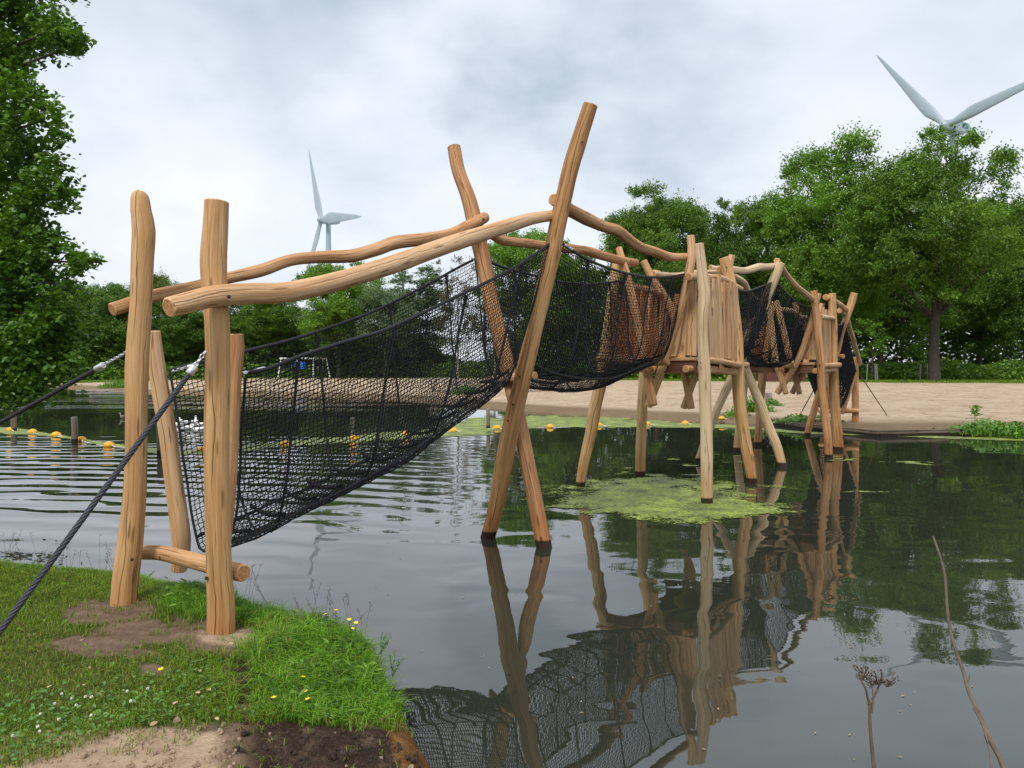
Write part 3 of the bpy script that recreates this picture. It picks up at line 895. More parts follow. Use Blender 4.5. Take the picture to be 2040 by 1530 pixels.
# algae mats floating on the water
def alg_mat():
    m, nt, b = new_mat('algae')
    g = nd(nt, 'ShaderNodeNewGeometry')
    n = nd(nt, 'ShaderNodeTexNoise', i_Scale=2.2, i_Detail=8.0, i_Roughness=.7); lk(nt, g.outputs['Position'], n.inputs['Vector'])
    f = nd(nt, 'ShaderNodeTexNoise', i_Scale=22.0, i_Detail=5.0, i_Roughness=.7); lk(nt, g.outputs['Position'], f.inputs['Vector'])
    v = math_n(nt, 'ADD', math_n(nt, 'MULTIPLY', n.outputs[0], .5), math_n(nt, 'MULTIPLY', f.outputs[0], .5))
    cv = nd(nt, 'ShaderNodeAttribute', attribute_name='cover')
    c = ramp(nt, v, [(0.38, (0.03, 0.035, 0.014)), (0.46, (0.12, 0.14, 0.035)), (0.54, (0.24, 0.31, 0.05)), (0.64, (0.40, 0.50, 0.065))])
    lk(nt, c, b.inputs['Base Color']); b.inputs['Roughness'].default_value = .6
    bm = nd(nt, 'ShaderNodeBump', i_Strength=.6, i_Distance=.02); lk(nt, v, bm.inputs['Height']); lk(nt, bm.outputs[0], b.inputs['Normal'])
    # ragged, holed cover: open water shows where the mat is thin
    th = nd(nt, 'ShaderNodeMapRange'); th.inputs[1].default_value = .55; th.inputs[2].default_value = .63; lk(nt, math_n(nt, 'ADD', v, math_n(nt, 'MULTIPLY', cv.outputs['Fac'], .30)), th.inputs[0])
    tr = nd(nt, 'ShaderNodeBsdfTransparent')
    mx = nd(nt, 'ShaderNodeMixShader'); lk(nt, th.outputs[0], mx.inputs[0]); lk(nt, tr.outputs[0], mx.inputs[1]); lk(nt, b.outputs[0], mx.inputs[2])
    lk(nt, mx.outputs[0], nt.nodes['Material Output'].inputs[0])
alg_mat()
def algae(name, x0, x1, y0, y1, st, fn, label):
    xs = np.arange(x0, x1, st); ys = np.arange(y0, y1, st)
    X, Y = np.meshgrid(xs, ys)
    Cx, Cy = X + st / 2, Y + st / 2
    px, py = to_px(Cx, Cy, 0)
    e_ = fn(px, py, Cx, Cy)
    ok = e_ < 1.0
    cov = np.clip((1.0 - e_) * 1.6, 0, 1)
    Z = .005 + .006 * fbm(X, Y, 3, 52)
    nx, ny = len(xs), len(ys)
    idx = np.arange(nx * ny).reshape(ny, nx)
    q = np.stack([idx[:-1, :-1], idx[:-1, 1:], idx[1:, 1:], idx[1:, :-1]], -1)
    q = q[ok[:-1, :-1]]
    o = np_mesh(name, np.stack([X, Y, Z], -1), q, M['algae'], smooth=True, attr={'cover': cov.ravel()})
    tag(o, label, 'algae', kind='stuff')
algae('algae_mat', -.2, 6.5, 8.6, 14.6, .035,
      lambda px, py, X, Y: (np.hypot((px - 1316) / 236, (py - 988) / 49) + (fbm(X, Y, 1.1, 61) - .5) * 1.1 + (fbm(X, Y, 6, 62) - .5) * .5),
      'bright green algae mat floating round the tall front legs of the first platform')
AL = np.array([(-40, 852, 6), (0, 855, 8), (60, 861, 4), (150, 873, 2), (230, 888, 4), (330, 900, 7), (430, 899, 7), (560, 886, 6), (700, 876, 7), (850, 862, 11), (950, 850, 16), (1050, 842, 14),
               (1200, 841, 11), (1350, 846, 6), (1480, 851, 3), (1600, 862, 2), (1900, 872, 2), (2060, 876, 4)], float)
algae('algae_belt', -18, 16, 15.5, 32, .11,
      lambda px, py, X, Y: np.abs(py - np.interp(px, AL[:, 0], AL[:, 1])) / np.interp(px, AL[:, 0], AL[:, 2]) + (fbm(X, Y, .8, 71) - .5) * 1.2,
      'long pale green belt of algae drifting along the line of yellow buoys')
algae('algae_flecks', 1.5, 13, 11.5, 18.5, .05,
      lambda px, py, X, Y: np.where((py < 1010) & (px > 1130) & (px < 1900) & (py > 905), 1 - (fbm(X, Y * 2.5, .9, 81) + .35 * fbm(X, Y, 6, 82) - .90) * 4, 2.0),
      'thin scattered scraps of green algae between the legs of the two platforms')

def build_debris():
    r = np.random.default_rng(90)
    n = 260
    Y = r.uniform(3.7, 16, n); X = r.uniform(-.35, .66, n) * Y
    k = poly_sd(X, Y, bank_poly) < -.1
    C = np.stack([X[k], Y[k], np.full(k.sum(), .004)], -1)
    o = leaf_cloud('floating_specks', C, r.uniform(.003, .014, len(C)), M['dry_leaf'], seed=8, up=30, aspect=.4, fold=False)
    tag(o, 'tiny pale specks and leaf scraps floating on the water', 'debris', kind='stuff')
build_debris()

# timber edge of the far beach, each board a thing of its own
EDGE = [(8.35, 24.9), (8.58, 22.9), (9.15, 21.85), (9.75, 20.45), (11.2, 20.75), (12.6, 21.05)]
pos_words = ['angled grey retaining board at the left end, beside the leafy clump', 'short grey retaining board right of the leafy clump on the beach',
             'dark retaining board behind the legs of the second platform', 'grey retaining board in front of the end posts of the bridge',
             'rightmost grey retaining board, running up to the grassy tuft']
for i in range(5):
    (x0, y0), (x1, y1) = EDGE[i], EDGE[i + 1]
    L = math.hypot(x1 - x0, y1 - y0); a = math.atan2(y1 - y0, x1 - x0)
    mb = MB(); R = Matrix.Rotation(a, 3, 'Z')
    mb.box(((x0 + x1) / 2, (y0 + y1) / 2 - .03, .04), L * .995, .05, .24, R)
    mb.box(((x0 + x1) / 2, (y0 + y1) / 2 - .025, .166), L * .99, .09, .012, R)
    o = mb.build('retaining_board', M['grey_wood'])
    tag(o, pos_words[i], 'retaining board', 'timber boards edging the far beach')

# ------------------------------------------------------------------ the climbing bridge
BR = empty('climbing_bridge', (0, 8.2, 0))
tag(BR, 'long climbing bridge of peeled crooked logs with black net tunnels standing in the lake', 'climbing bridge')
W = [M['wood'], M['wood_end']]
WP = [M['wood_pale'], M['wood_end']]
WG = [M['wood_golden'], M['wood_end']]

def post(pts, rad, mats=W, sink=0.0, name='post', **k):
    """pts from the foot up; sink extends the foot along its own line"""
    pts = [P(*p) if not isinstance(p, Vector) else p for p in pts]
    if sink:
        d = (pts[0] - pts[1]).normalized()
        pts = [pts[0] + d * sink] + pts
        rad = ([rad[0]] + list(rad)) if hasattr(rad, '__len__') else rad
    return log(name, pts, rad, BR, mats, **k)

def bolt(x, y, d, r=.011, parent=BR):
    p = P(x, y, d)
    dr = (p - Vector((0, 0, H))).normalized()
    mb = MB()
    mb.tube([p + dr * .02, p - dr * .002], [r, r], n=10, mat=0)
    return mb.build('bolt_hole', [M['bolt_dark']], parent)

# --- entrance: two tall posts on the bank, two short struts and a cross log behind them
L0 = post([(247, 1212, 5.14), (250, 1160, 5.14), (259, 1080, 5.14), (267, 1000, 5.13), (271, 900, 5.12), (272, 800, 5.1), (274, 700, 5.1), (281, 600, 5.1), (284, 520, 5.1), (287, 460, 5.1), (281, 420, 5.1), (279, 396, 5.1), (279, 386, 5.1), (280, 381, 5.1)],
          [.082, .080, .080, .074, .070, .071, .072, .068, .070, .072, .064, .058, .048, .028], WG, sink=.4, n=20, jit=.085)
R0 = post([(440, 1262, 4.65), (440, 1200, 4.65), (436, 1130, 4.64), (433, 1000, 4.63), (432, 900, 4.62), (434, 750, 4.6), (433, 660, 4.6), (427, 580, 4.6), (425, 520, 4.6), (428, 460, 4.6), (431, 402, 4.6)],
          [.084, .080, .074, .073, .071, .072, .073, .074, .077, .073, .070], WG, sink=.4, n=20, jit=.075)
LS = post([(356, 1135, 5.75), (361, 1080, 5.73), (349, 980, 5.72), (334, 860, 5.7), (317, 760, 5.68), (309, 700, 5.66), (307, 660, 5.65)],
          [.058, .066, .064, .062, .060, .056, .045], W)
RS = post([(440, 1120, 5.02), (452, 1000, 5.02), (458, 900, 5.02), (462, 800, 5.0), (466, 740, 5.0), (471, 690, 5.0), (470, 667, 5.0)],
          [.052, .052, .052, .052, .052, .052, .047], W)
CL = log('cross_log', [P(278, 1100, 5.38), P(320, 1102, 5.28), P(360, 1111, 5.17), P(400, 1121, 5.03), P(440, 1131, 4.87), P(484, 1141, 4.74)],
         [.05, .052, .053, .053, .054, .055], BR, W, jit=.1)
for b in ((263, 1115, 5.05), (411, 1152, 4.57), (320, 1111, 5.21), (385, 1126, 5.03), (456, 591, 4.3)):
    bolt(*b)

# --- long hand rails of the first span
fL = plane((-2.50, 5.28), (-.40, 8.42))
fR = plane((-1.70, 4.50), (.47, 8.06))
log('rail', [fL(*p) for p in ((224, 616), (262, 604), (300, 591), (380, 574), (450, 555), (520, 539), (580, 518), (640, 512), (700, 510), (750, 497), (790, 483), (850, 476), (900, 467), (940, 447), (966, 433))],
    [.044, .046, .046, .047, .046, .05, .048, .052, .058, .060, .062, .062, .066, .066, .06], BR, W, jit=.09)
log('rail', [fR(*p) for p in ((337, 612), (380, 602), (430, 590), (500, 585), (570, 582), (650, 566), (720, 546), (790, 524), (850, 503), (920, 479), (1000, 453), (1060, 436), (1112, 428))],
    [.056, .060, .064, .066, .066, .066, .068, .070, .070, .070, .066, .060, .054], BR, W, jit=.07)
bolt(963, 437, 8.28, .014)

# --- crossed poles in the water
A1 = post([(970, 1078, 8.50), (990, 1000, 8.36), (1013, 870, 8.13), (1040, 760, 8.03), (1068, 640, 7.97), (1095, 530, 7.93), (1116, 430, 7.9), (1136, 340, 7.84), (1157, 270, 7.8), (1177, 208, 7.74)],
          [.080, .086, .095, .090, .086, .088, .088, .084, .080, .072], WG, sink=.5, n=16)
B1 = post([(1085, 1098, 8.02), (1071, 1020, 8.12), (1046, 900, 8.27), (1026, 800, 8.36), (1003, 700, 8.44), (976, 590, 8.50), (954, 480, 8.54), (935, 400, 8.57), (913, 340, 8.6), (904, 292, 8.62)],
          [.082, .085, .082, .080, .083, .086, .088, .085, .078, .072], W, sink=.5, n=16)
log('cross_log', [P(975, 757, 8.5), P(1010, 754, 8.28), P(1045, 748, 8.13), P(1066, 748, 8.0)], [.042, .045, .042, .038], BR, W)
for b in ((1035, 750, 7.92), (1012, 838, 8.0), (1022, 806, 7.95), (1160, 283, 7.71), (1078, 1072, 7.93)):
    bolt(*b)

# --- rails of the second span
fR2 = plane((.52, 8.02), (2.52, 10.95)); fL2 = plane((-.42, 8.66), (1.66, 11.55))
log('rail', [fR2(*p) for p in ((1103, 397), (1140, 421), (1170, 437), (1200, 451), (1230, 460), (1250, 476), (1275, 492), (1305, 502), (1335, 512), (1368, 512))],
    [.062, .068, .072, .066, .068, .066, .064, .062, .060, .052], BR, W, jit=.12)
log('rail', [fL2(*p) for p in ((948, 455), (975, 464), (1000, 478), (1040, 484), (1090, 490), (1130, 495), (1170, 500), (1210, 512), (1245, 521), (1266, 523))],
    [.055, .06, .058, .056, .058, .066, .066, .066, .066, .058], BR, W, jit=.12)
bolt(1257, 520, 11.2, .012)

# --- first platform
a1 = post([(1155, 972, 12.04), (1165, 915, 12.0), (1180, 850, 11.95), (1186, 810, 11.92), (1199, 750, 11.88), (1208, 680, 11.85), (1218, 600, 11.82), (1229, 526, 11.8)],
          [.075, .082, .092, .095, .090, .085, .080, .075], WG, sink=.5)
b1 = post([(1275, 950, 13.24), (1277, 880, 13.24), (1280, 800, 13.24), (1284, 735, 13.24), (1295, 640, 13.24), (1308, 540, 13.24)], [.085, .088, .085, .082, .08, .078], WG, sink=.5)
c1 = post([(1408, 1005, 10.6), (1408, 940, 10.58), (1407, 860, 10.56), (1405, 800, 10.55), (1404, 750, 10.54), (1402, 716, 10.54), (1399, 660, 10.53), (1400, 625, 10.52), (1403, 590, 10.52), (1399, 545, 10.52), (1396, 515, 10.52), (1393, 486, 10.52)],
          [.080, .084, .084, .082, .082, .080, .076, .082, .086, .074, .066, .060], WP, sink=.5, n=16, jit=.06)
d1 = post([(1500, 965, 12.45), (1489, 900, 12.45), (1477, 830, 12.44), (1471, 770, 12.43), (1470, 720, 12.42), (1467, 660, 12.42), (1461, 610, 12.4), (1454, 560, 12.4), (1447, 530, 12.4), (1442, 514, 12.4)],
          [.080, .094, .10, .098, .10, .094, .09, .09, .086, .076], WG, sink=.5, n=16)
brace = lambda *a, **k: post(*a, name='brace', **k)
brace([(1302, 807, 11.12), (1295, 775, 11.18), (1288, 735, 11.25), (1280, 690, 11.3), (1265, 620, 11.4), (1252, 560, 11.5), (1240, 520, 11.55), (1233, 494, 11.6)], [.062, .064, .064, .062, .062, .062, .056, .05], W)
brace([(1292, 808, 11.35), (1308, 765, 11.2), (1325, 716, 11.05), (1341, 660, 10.95), (1354, 620, 10.88), (1368, 565, 10.82), (1375, 530, 10.8), (1378, 500, 10.8), (1376, 470, 10.8)],
      [.058, .060, .062, .060, .060, .060, .064, .058, .052], W)
brace([(1377, 814, 12.8), (1366, 755, 12.85), (1354, 690, 12.9), (1341, 625, 12.95), (1322, 588, 12.98), (1302, 560, 13.0), (1292, 540, 13.0), (1282, 520, 13.0)], [.062, .065, .065, .07, .068, .064, .06, .058], W)
brace([(1362, 812, 12.95), (1388, 740, 12.75), (1415, 660, 12.65), (1438, 590, 12.6), (1450, 545, 12.6), (1458, 509, 12.6)], [.058, .06, .06, .06, .058, .054], W)

def deck(corn, z, nb, th=.05):
    NL, NR, FR, FL = [Vector((c[0], c[1], 0)) for c in corn]
    fr = MB()
    def beam(p, q, zt, hgt, wd):
        d = q - p; L = d.length; a = math.atan2(d.y, d.x)
        c = (p + q) / 2
        fr.box((c.x, c.y, zt - hgt / 2), L, wd, hgt, Matrix.Rotation(a, 3, 'Z'))
    zt = z - th / 2 - .003
    dn = (FL - NL).normalized() * .05
    beam(NL + dn, NR + dn, zt, .17, .05)
    beam(FL - dn, FR - dn, zt, .17, .05)
    for t in (.18, .5, .82):
        beam(NL.lerp(NR, t) + dn * 2, FL.lerp(FR, t) - dn * 2, zt, .12, .045)
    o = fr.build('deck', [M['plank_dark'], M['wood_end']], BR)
    for i in range(nb):
        t0, t1 = (i + .04) / nb, (i + .96) / nb
        q = [NL.lerp(FL, t0), NR.lerp(FR, t0), NR.lerp(FR, t1), NL.lerp(FL, t1)]
        vs = [(p.x, p.y, z + s * th / 2) for s in (-1, 1) for p in q]
        fs = [(0, 3, 2, 1), (4, 5, 6, 7), (0, 1, 5, 4), (1, 2, 6, 5), (2, 3, 7, 6), (3, 0, 4, 7)]
        L = (q[1] - q[0]).length
        uv = [[(.3, 0), (.5, 0), (.5, L), (.3, L)], [(.3, 0), (.3, L), (.5, L), (.5, 0)], [(.3, 0), (.3, L), (.35, L), (.35, 0)], [(.5, 0)] * 4, [(.3, 0), (.3, L), (.35, L), (.35, 0)], [(.5, 0)] * 4]
        mb = MB(); mb.add(vs, fs, 0, uv, smooth=False)
        b = mb.build('deck_board', [M['plank']], None)
        b.parent = o
    return o

def plank(p0, p1, wd, th, wdir, mat='plank', name='plank', seed=0):
    """sawn board from p0 up to p1, slightly tapered and wavy along its edges"""
    p0, p1 = Vector(p0), Vector(p1)
    ax = (p1 - p0); L = ax.length; ax.normalize()
    w = Vector(wdir); w = (w - ax * w.dot(ax)).normalized(); n = ax.cross(w)
    N = 9; mb = MB(); vs = []
    r = random.Random(seed * 13 + 5)
    ph = r.uniform(0, 9)
    for i in range(N):
        t = i / (N - 1)
        ww = wd / 2 * (1 - .14 * t) * (1 + .07 * mnoise.noise(Vector((t * 3, ph, 0))))
        sh = w * (.012 * mnoise.noise(Vector((t * 2.2, ph, 5))))
        if i == N - 1: ww *= .8
        c = p0 + ax * (L * t) + sh
        for a, b in ((-1, -1), (1, -1), (1, 1), (-1, 1)):
            vs.append(c + w * ww * a + n * th / 2 * b)
    fs, uv = [], []
    for i in range(N - 1):
        for k in range(4):
            k2 = (k + 1) % 4
            fs.append((i * 4 + k, i * 4 + k2, i * 4 + 4 + k2, i * 4 + 4 + k))
            u0, u1 = (.30, .42) if k % 2 == 0 else (.42, .45)
            uv.append([(u0, L * i / (N - 1)), (u1, L * i / (N - 1)), (u1, L * (i + 1) / (N - 1)), (u0, L * (i + 1) / (N - 1))])
    fs += [(3, 2, 1, 0), tuple(4 * (N - 1) + k for k in range(4))]; uv += [[(0, 0)] * 4] * 2
    mb.add(vs, fs, 0, uv, smooth=False)
    return mb.build(name, [M[mat]], BR)

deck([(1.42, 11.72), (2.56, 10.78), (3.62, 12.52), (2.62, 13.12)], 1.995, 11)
# threshold and bearer logs
NB = plane((1.35, 11.62), (2.60, 10.60))
log('cross_log', [P(1189, 716, 11.6), P(1240, 718, 11.3), P(1300, 722, 10.95), P(1332, 721, 10.78)], [.040, .045, .048, .046], BR, W)
log('bearer_log', [Vector((2.02, 11.16, 1.845)), Vector((2.5, 12.0, 1.83)), Vector((3.0, 12.9, 1.83))], [.062, .062, .06], BR, W)
log('bearer_log', [P(1366, 735, 10.75), P(1400, 736, 11.1), P(1430, 738, 11.7), P(1463, 741, 12.3)], [.052, .052, .058, .058], BR, W, jit=.2)
log('wall_rail', [P(1410, 717, 10.66), P(1440, 721, 11.4), P(1465, 726, 12.1), P(1488, 727, 12.75)], [.044, .044, .046, .046], BR, W)
log('wall_rail', [P(1372, 551, 10.62), P(1400, 552, 11.1), P(1440, 556, 12.0), P(1476, 576, 12.75)], [.055, .05, .05, .045], BR, W)
log('wall_rail', [P(1262, 571, 11.9), P(1290, 577, 12.3), P(1318, 588, 12.9)], [.05, .05, .045], BR, W)
log('wall_rail', [P(1225, 712, 11.6), P(1270, 712, 12.3), P(1330, 714, 13.1)], [.045, .045, .045], BR, W)
for b in ((1396, 723, 10.42), (1324, 741, 10.95), (1447, 533, 12.28), (1312, 719, 10.78)):
    bolt(*b)
wr = plane((2.80, 10.98), (3.62, 12.38)); dr_ = Vector((.82, 1.4, 0))
tops = [548, 555, 557, 546, 560, 563, 561, 566, 569]
for i, px in enumerate([1414, 1421, 1428, 1436, 1444, 1451, 1458, 1464, 1470]):
    lean = (-3, 2, -2, -3, 1, -1, 0, -1, -3)[i]
    bot = 734 if i in (3, 6) else 714
    plank(wr(px + 2, bot), wr(px + lean - 1, tops[i]), .15, .032, dr_, 'plank', seed=i)
wl = plane((1.52, 11.72), (2.62, 13.02)); dl_ = Vector((1.1, 1.3, 0))
for i in range(11):
    px = 1224 + i * 10.3
    plank(wl(px, 712), wl(px + (-4, 2, 5, -2, 3, 6, 0, 4, -3, 3, 2)[i], 578 + (0, 9, -4, 12, 3, -8, 6, 10, -2, 4, 8)[i]), .135, .03, dl_, 'plank_red', seed=20 + i)
nb_ = Vector((1.2, -1.0, 0))
for i, (xb, yb, xt, yt, wd) in enumerate(((1355, 707, 1363, 592, .15), (1377, 708, 1379, 560, .155), (1340, 708, 1358, 620, .11))):
    plank(P(xb, yb, 11.05 - i * .03), P(xt, yt, 10.98 - i * .03), wd, .03, nb_, 'plank', seed=40 + i)
fb = plane((2.75, 13.05), (3.55, 12.55))
for i, (xb, xt) in enumerate(((1343, 1349), (1352, 1359), (1416, 1411), (1424, 1420))):
    plank(fb(xb, 710), fb(xt, 585 + 6 * i), .13, .03, Vector((.8, -.5, 0)), 'plank_red', seed=50 + i)

# --- second crossed pair and its rails
A2 = post([(1389, 922, 15.17), (1405, 878, 15.0), (1432, 808, 14.75), (1463, 742, 14.5), (1481, 700, 14.38), (1490, 670, 14.3), (1506, 640, 14.24), (1524, 600, 14.16), (1541, 560, 14.1), (1555, 524, 14.05)],
          [.066, .07, .078, .084, .096, .085, .080, .084, .086, .080], WP, sink=.5)
B2 = post([(1560, 932, 14.42), (1548, 890, 14.5), (1527, 840, 14.58), (1518, 812, 14.62), (1500, 770, 14.68), (1484, 730, 14.75), (1464, 670, 14.85), (1444, 600, 14.92), (1427, 532, 15.0)],
          [.080, .084, .088, .094, .085, .08, .08, .078, .075], WP, sink=.5)
log('cross_log', [P(1440, 684, 15.1), P(1475, 683, 14.75), P(1509, 682, 14.42)], [.055, .06, .065], BR, W)
bolt(1491, 681, 14.24, .014)
fR3 = plane((3.42, 12.62), (4.88, 14.22))
log('rail', [fR3(*p) for p in ((1434, 537), (1460, 538), (1480, 540), (1497, 537), (1512, 532), (1527, 532), (1546, 529))], [.062, .068, .062, .066, .068, .062, .055], BR, WP, jit=.15)
log('rail', [P(1302, 545, 12.95), P(1320, 548, 13.2), P(1350, 549, 13.7), P(1395, 543, 14.3), P(1420, 543, 14.7), P(1438, 541, 14.95)], [.05, .056, .055, .052, .05, .05], BR, WP, jit=.12)
log('rail', [P(1416, 533, 14.85), P(1445, 541, 15.2), P(1464, 551, 15.5), P(1482, 563, 15.8), P(1492, 582, 16.2), P(1511, 602, 16.7), P(1524, 612, 17.0)], [.055, .055, .058, .06, .055, .055, .05], BR, WP, jit=.15)
log('rail', [P(1547, 519, 14.2), P(1562, 541, 14.5), P(1575, 558, 14.8), P(1590, 573, 15.1), P(1605, 585, 15.4), P(1620, 598, 15.7)], [.055, .055, .056, .055, .058, .055], BR, W, jit=.15)

# --- second platform
a2 = post([(1467, 901, 17.04), (1473, 850, 17.0), (1481, 780, 16.98), (1486, 730, 16.95), (1505, 650, 16.9), (1524, 592, 16.9)], [.08, .085, .085, .085, .08, .075], WP, sink=.5)
b2 = post([(1509, 889, 18.3), (1512, 840, 18.3), (1517, 770, 18.3), (1522, 720, 18.3), (1530, 660, 18.3), (1540, 602, 18.3)], [.09, .09, .09, .09, .085, .08], WG, sink=.5)
c2 = post([(1651, 915, 15.75), (1649, 870, 15.74), (1643, 820, 15.73), (1637, 770, 15.72), (1635, 725, 15.71), (1631, 680, 15.7), (1628, 640, 15.7), (1624, 605, 15.7), (1622, 580, 15.7)], [.080, .082, .082, .082, .078, .074, .072, .07, .066], W, sink=.5)
d2 = post([(1670, 899, 17.24), (1667, 860, 17.24), (1663, 800, 17.23), (1660, 740, 17.22), (1660, 680, 17.2), (1659, 640, 17.2), (1658, 585, 17.2)], [.11, .115, .105, .10, .092, .09, .084], WG, sink=.5)
brace([(1548, 783, 16.25), (1568, 755, 16.15), (1587, 724, 16.0), (1602, 685, 15.95), (1616, 640, 15.9), (1624, 610, 15.88), (1631, 585, 15.85)], [.06, .062, .062, .06, .06, .058, .058], W)
brace([(1566, 784, 16.1), (1557, 755, 16.2), (1546, 722, 16.35), (1538, 660, 16.5), (1531, 600, 16.6)], [.06, .062, .065, .065, .06], WG)
brace([(1593, 785, 17.5), (1585, 755, 17.55), (1575, 720, 17.6), (1560, 655, 17.7), (1547, 600, 17.8)], [.06, .065, .068, .068, .065], W)
brace([(1578, 783, 17.7), (1592, 755, 17.6), (1603, 730, 17.5), (1622, 665, 17.35), (1638, 605, 17.25)], [.06, .062, .062, .06, .056], W)
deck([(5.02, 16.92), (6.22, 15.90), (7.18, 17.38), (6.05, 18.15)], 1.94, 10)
log('cross_log', [P(1531, 728, 16.75), P(1558, 730, 16.3), P(1586, 728, 15.98)], [.062, .052, .066], BR, WG)
log('bearer_log', [P(1557, 738, 16.2), P(1575, 737, 16.9), P(1600, 736, 17.9)], [.055, .055, .055], BR, W)
log('bearer_log', [P(1624, 739, 15.75), P(1640, 738, 16.3), P(1665, 736, 17.3)], [.055, .055, .055], BR, W)
log('bearer_log', [P(1529, 739, 16.6), P(1500, 738, 16.9), P(1478, 738, 17.2)], [.05, .055, .055], BR, W)
log('wall_rail', [P(1640, 728, 15.95), P(1656, 728, 16.6), P(1672, 727, 17.35)], [.058, .058, .056], BR, W)
log('wall_rail', [P(1636, 631, 15.85), P(1650, 633, 16.5), P(1664, 635, 17.35)], [.052, .045, .045], BR, WP)
log('wall_rail', [P(1480, 640, 17.0), P(1500, 642, 17.5), P(1522, 645, 18.1)], [.05, .05, .05], BR, W)
bolt(1633, 727, 15.62, .014); bolt(1559, 765, 16.05, .014); bolt(1624, 604, 15.6, .012)
w2 = plane((6.40, 16.05), (7.10, 17.15))
for i in range(7):
    px = 1638.5 + i * 2.75
    plank(w2(px + 1, 722), w2(px - .5, (625, 612, 617, 616, 620, 619, 624)[i]), .13, .03, Vector((.7, 1.1, 0)), 'plank', seed=60 + i)
wl2 = plane((5.12, 16.98), (6.0, 18.02))
for i in range(8):
    px = 1483 + i * 5.3
    plank(wl2(px, 722), wl2(px + (1, 3, 0, 4, 2, 1, 3, 2)[i], 640 + (0, 6, -4, 8, 2, 5, -3, 4)[i]), .135, .03, Vector((.88, 1.04, 0)), 'plank_red', seed=70 + i)
for i, (xb, xt, yt, wd) in enumerate(((1603, 1608, 655, .13), (1616, 1617, 638, .14), (1596, 1610, 676, .09))):
    plank(P(xb, 716, 16.12 - .03 * i), P(xt, yt, 16.05 - .03 * i), wd, .03, nb_, 'plank', seed=80 + i)
for i, (xb, xt) in enumerate(((1626, 1622), (1637, 1633))):
    plank(P(xb, 716, 17.5), P(xt, 640, 17.5), .12, .03, nb_, 'plank', seed=90 + i)

# --- third crossed pair and the end posts on the beach
A3 = post([(1607, 870, 20.8), (1618, 830, 20.65), (1634, 780, 20.4), (1652, 735, 20.2), (1667, 700, 20.05), (1675, 665, 19.95), (1684, 640, 19.85), (1695, 606, 19.8), (1702, 584, 19.75)],
          [.085, .088, .09, .09, .086, .085, .084, .092, .09], W, sink=.5)
B3 = post([(1676, 874, 20.2), (1664, 830, 20.4), (1650, 780, 20.5), (1632, 720, 20.7), (1613, 670, 20.8), (1599, 643, 20.9), (1588, 618, 20.95), (1582, 604, 21.0)], [.085, .085, .085, .085, .085, .085, .08, .07], W, sink=.5)
log('rail', [P(1645, 592, 17.0), P(1660, 597, 17.7), P(1668, 604, 18.4), P(1677, 610, 19.1), P(1686, 618, 19.85)], [.062, .06, .062, .065, .07], BR, W, jit=.15)
log('rail', [P(1554, 617, 17.8), P(1570, 618, 18.7), P(1582, 622, 19.6), P(1592, 630, 20.3), P(1606, 632, 21.0)], [.06, .062, .06, .068, .06], BR, WP, jit=.15)
log('rail', [P(1674, 618, 19.6), P(1686, 632, 20.0), P(1692, 652, 20.6), P(1699, 672, 21.3), P(1704, 692, 21.9), P(1710, 712, 22.7), P(1714, 724, 23.2)], [.085, .07, .066, .064, .064, .062, .062], BR, [M['wood_pale'], M['wood_end']], jit=.15)
log('rail', [P(1594, 628, 20.7), P(1612, 660, 21.6), P(1628, 690, 22.6), P(1642, 722, 23.6)], [.06, .06, .06, .06], BR, W, jit=.15)
log('cross_log', [P(1622, 712, 20.9), P(1650, 711, 20.4), P(1680, 710, 19.9)], [.06, .06, .06], BR, W)
post([(1704, 842, 23.0), (1704, 800, 23.0), (1703, 740, 23.0), (1704, 712, 23.0)], [.10, .10, .095, .085], W, sink=.4)
post([(1640, 836, 23.7), (1640, 790, 23.7), (1641, 712, 23.7)], [.09, .09, .085], W, sink=.4)
brace([(1678, 824, 22.75), (1690, 785, 22.8), (1703, 745, 22.85), (1708, 735, 22.85)], [.06, .066, .06, .05], W)
brace([(1650, 820, 23.55), (1653, 780, 23.5), (1656, 750, 23.5)], [.06, .062, .06], W)
log('cross_log', [P(1632, 818, 23.6), P(1670, 818, 23.1), P(1711, 819, 22.85)], [.07, .075, .07], BR, W)

# --- nets
def dress(rowpts, ns):
    A = catmull(rowpts, .02)
    s = np.concatenate([[0], np.cumsum(np.linalg.norm(np.diff(A[:, :3], axis=0), axis=1))])
    t = np.linspace(0, s[-1], ns)
    return np.stack([np.interp(t, s, A[:, k]) for k in range(3)], 1)

